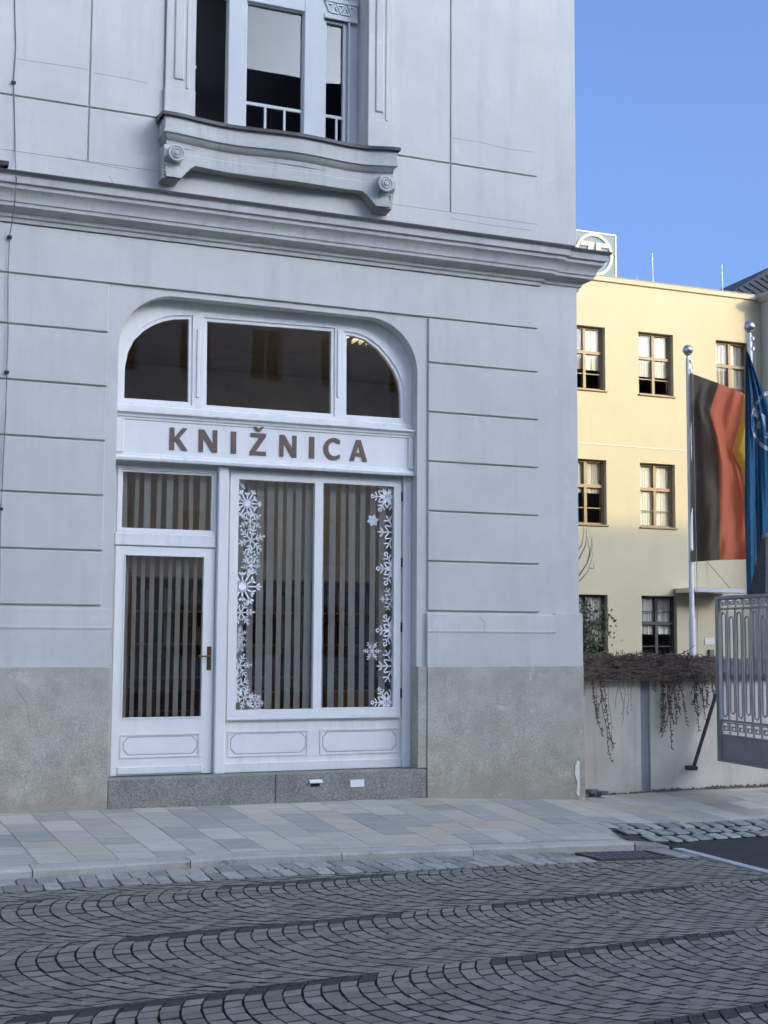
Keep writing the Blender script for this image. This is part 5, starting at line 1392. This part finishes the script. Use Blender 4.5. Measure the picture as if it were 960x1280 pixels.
def limb(p0, px, py, r0, n_=7):
    e = PY(px, py, 4.2+rnd.uniform(-.1, .1)); pts = [p0.lerp(e, t)+Vector((0.05*math.sin(t*3.1), 0, -0.04*math.sin(t*3.14)))+Vector((rnd.gauss(0, .006), 0, rnd.gauss(0, .006))) for t in frange(0, 1, n_)]
    br.tube(pts, [r0*(1-0.8*k/n_) for k in range(n_+1)], 4, cap=False); return pts
q = limb(PY(722, 722, 4.2), 740, 672, 0.012); limb(q[3], 731, 660, 0.007); limb(q[4], 737, 663, 0.006)
q = limb(PY(722, 728, 4.2), 741, 690, 0.011); limb(q[4], 741, 701, 0.006)
q = limb(PY(722, 700, 4.2), 733, 659, 0.010); limb(PY(722, 690, 4.2), 728, 650, 0.008)
limb(PY(722, 690, 4.2), 712, 640, 0.008); limb(PY(722, 710, 4.2), 705, 660, 0.009)
br.build('branch', M['twig'], bt, fix=False)

# ================================================================= HOUSES ACROSS THE STREET (behind the camera: they shade the square and show in the glass)
def row_house(x0, x1, yf, eave, ridge_y, ridge, mat, label, seed):
    r_ = random.Random(seed)
    h = empty('row_house', ((x0+x1)/2, yf, -0.4), label, 'house', 'houses across the street')
    yb2 = 2*ridge_y-yf
    nb = int((x1-x0)/2.7); pw = (x1-x0)/nb; fl_ = int((eave+0.4)/3.5)
    holes = []
    for f_ in range(fl_):
        for b_ in range(nb):
            xc = x0+pw*(b_+0.5); zb_ = 0.9+f_*3.5; holes.append((xc-0.6, xc+0.6, zb_, zb_+2.0))
    mb = MB(); mb.sheet([[(x0, -0.8), (x1, -0.8), (x1, eave), (x0, eave)]]+[[(a, c_), (b_, c_), (b_, d_), (a, d_)] for a, b_, c_, d_ in holes], yf-0.35, yf); mb.build('wall', M[mat], h)
    mb = MB(); mb.box(x0, x0+0.3, yb2, yf-0.351, -0.8, eave); mb.build('side_wall', M[mat], h)
    mb = MB(); mb.box(x1-0.3, x1, yb2, yf-0.351, -0.8, eave); mb.build('side_wall', M[mat], h)
    mb = MB(); mb.box(x0+0.301, x1-0.301, yb2, yb2+0.3, -0.8, eave); mb.build('back_wall', M[mat], h)
    mb = MB(); mb.add([(x0, yf+0.4, eave), (x1, yf+0.4, eave), (x1, ridge_y, ridge), (x0, ridge_y, ridge), (x0, yb2-0.4, eave), (x1, yb2-0.4, eave)], [(0, 1, 2, 3), (3, 2, 5, 4), (0, 3, 4), (1, 5, 2), (0, 4, 5, 1)]); mb.build('roof', M['roof_dark'], h)
    for a, b_, c_, d_ in holes:
        w_ = empty('window', ((a+b_)/2, yf, c_)); w_.parent = h; w_.matrix_parent_inverse = Matrix.Translation(-h.location)
        xm = (a+b_)/2; zm = c_+1.3
        mb = MB(); mb.sheet([[(a+.001, c_+.001), (b_-.001, c_+.001), (b_-.001, d_-.001), (a+.001, d_-.001)], [(a+.07, c_+.07), (xm-.04, c_+.07), (xm-.04, d_-.07), (a+.07, d_-.07)], [(xm+.04, c_+.07), (b_-.07, c_+.07), (b_-.07, d_-.07), (xm+.04, d_-.07)]], yf-0.22, yf-0.14); mb.build('frame', M['white_wall'], w_)
        MB().box(a+.05, b_-.05, yf-0.19, yf-0.18, c_+.05, d_-.05).build('pane', M['dark'], w_)
row_house(-34, 3.0, -36, 8.9, -41, 13.0, 'house2', 'low grey house across the square, left of the camera', 1)
row_house(3.05, 37.0, -36, 16.4, -41, 26.0, 'house', 'tallest beige house across the square, opposite the library', 2)
row_house(37.05, 54, -36, 15.8, -41, 23.0, 'house2', 'grey house across the square, opposite the garden wall', 3)
row_house(54.05, 84, -36, 16.1, -41, 23.1, 'house', 'beige house across the square, farthest right', 4)

# dark crumbs of earth and moss along the foot of the garden wall
mb = MB()
x = XC+0.5
while x < 11.5:
    y = GY-0.004 if x < xp0 else GY+0.008
    for _ in range(4):
        c = Vector((x+rnd.uniform(-.03, .03), y-rnd.uniform(0.0, 0.05), walk_z(x, y)+0.004)); w = rnd.uniform(0.012, 0.035)*(1.5 if x > 8.95 else 0.8)
        vs = [c+Vector((math.cos(a)*w*rnd.uniform(.7, 1.3), math.sin(a)*w*0.5, 0)) for a in frange(0, 2*math.pi*5/6, 5)]+[c+Vector((0, 0, w*rnd.uniform(0.4, 0.9)))]
        mb.add(vs, [(k, (k+1) % 6, 6) for k in range(6)])
    x += rnd.uniform(0.02, 0.06)
o = mb.build('moss_and_dirt', M['vine'], fix=False); tag(o, 'dark moss and dirt along the foot of the garden wall', 'moss', kind='stuff')
# flaked pale render on the corner of the plinth
fp_ = [(719, 958), (722, 950), (724.6, 952), (724.6, 985), (724.2, 996), (720.5, 992), (722, 978), (718.5, 968)]
MB().sheet([[(min(XC+0.040, PY(a, b, -0.047).x), PY(a, b, -0.047).z) for a, b in fp_]], -0.0475, -0.030).build('flaked_render', M['flake'], LIB)

# hairline cracks in the plaster
for pts in (((22, 74), (60, 80), (95, 84), (112, 88)), ((118, 92), (150, 97), (184, 104)), ((566, 172), (600, 178), (636, 187), (668, 190)), ((84, 197), (110, 203), (160, 212)), ((563, 273), (610, 281), (664, 288)), ((137, 220), (140, 228), (141, 236)), ((600, 770), (606, 778), (604, 790)), ((20, 860), (34, 880), (38, 905), (60, 930))):
    yq = -0.0222 if pts[0][1] < 700 else -0.051
    MB().tube([PY(a+rnd.uniform(-1, 1), b+rnd.uniform(-.6, .6), yq) for a, b in pts], 0.0016, 4).build('hairline_crack', M['vine'], LIB)
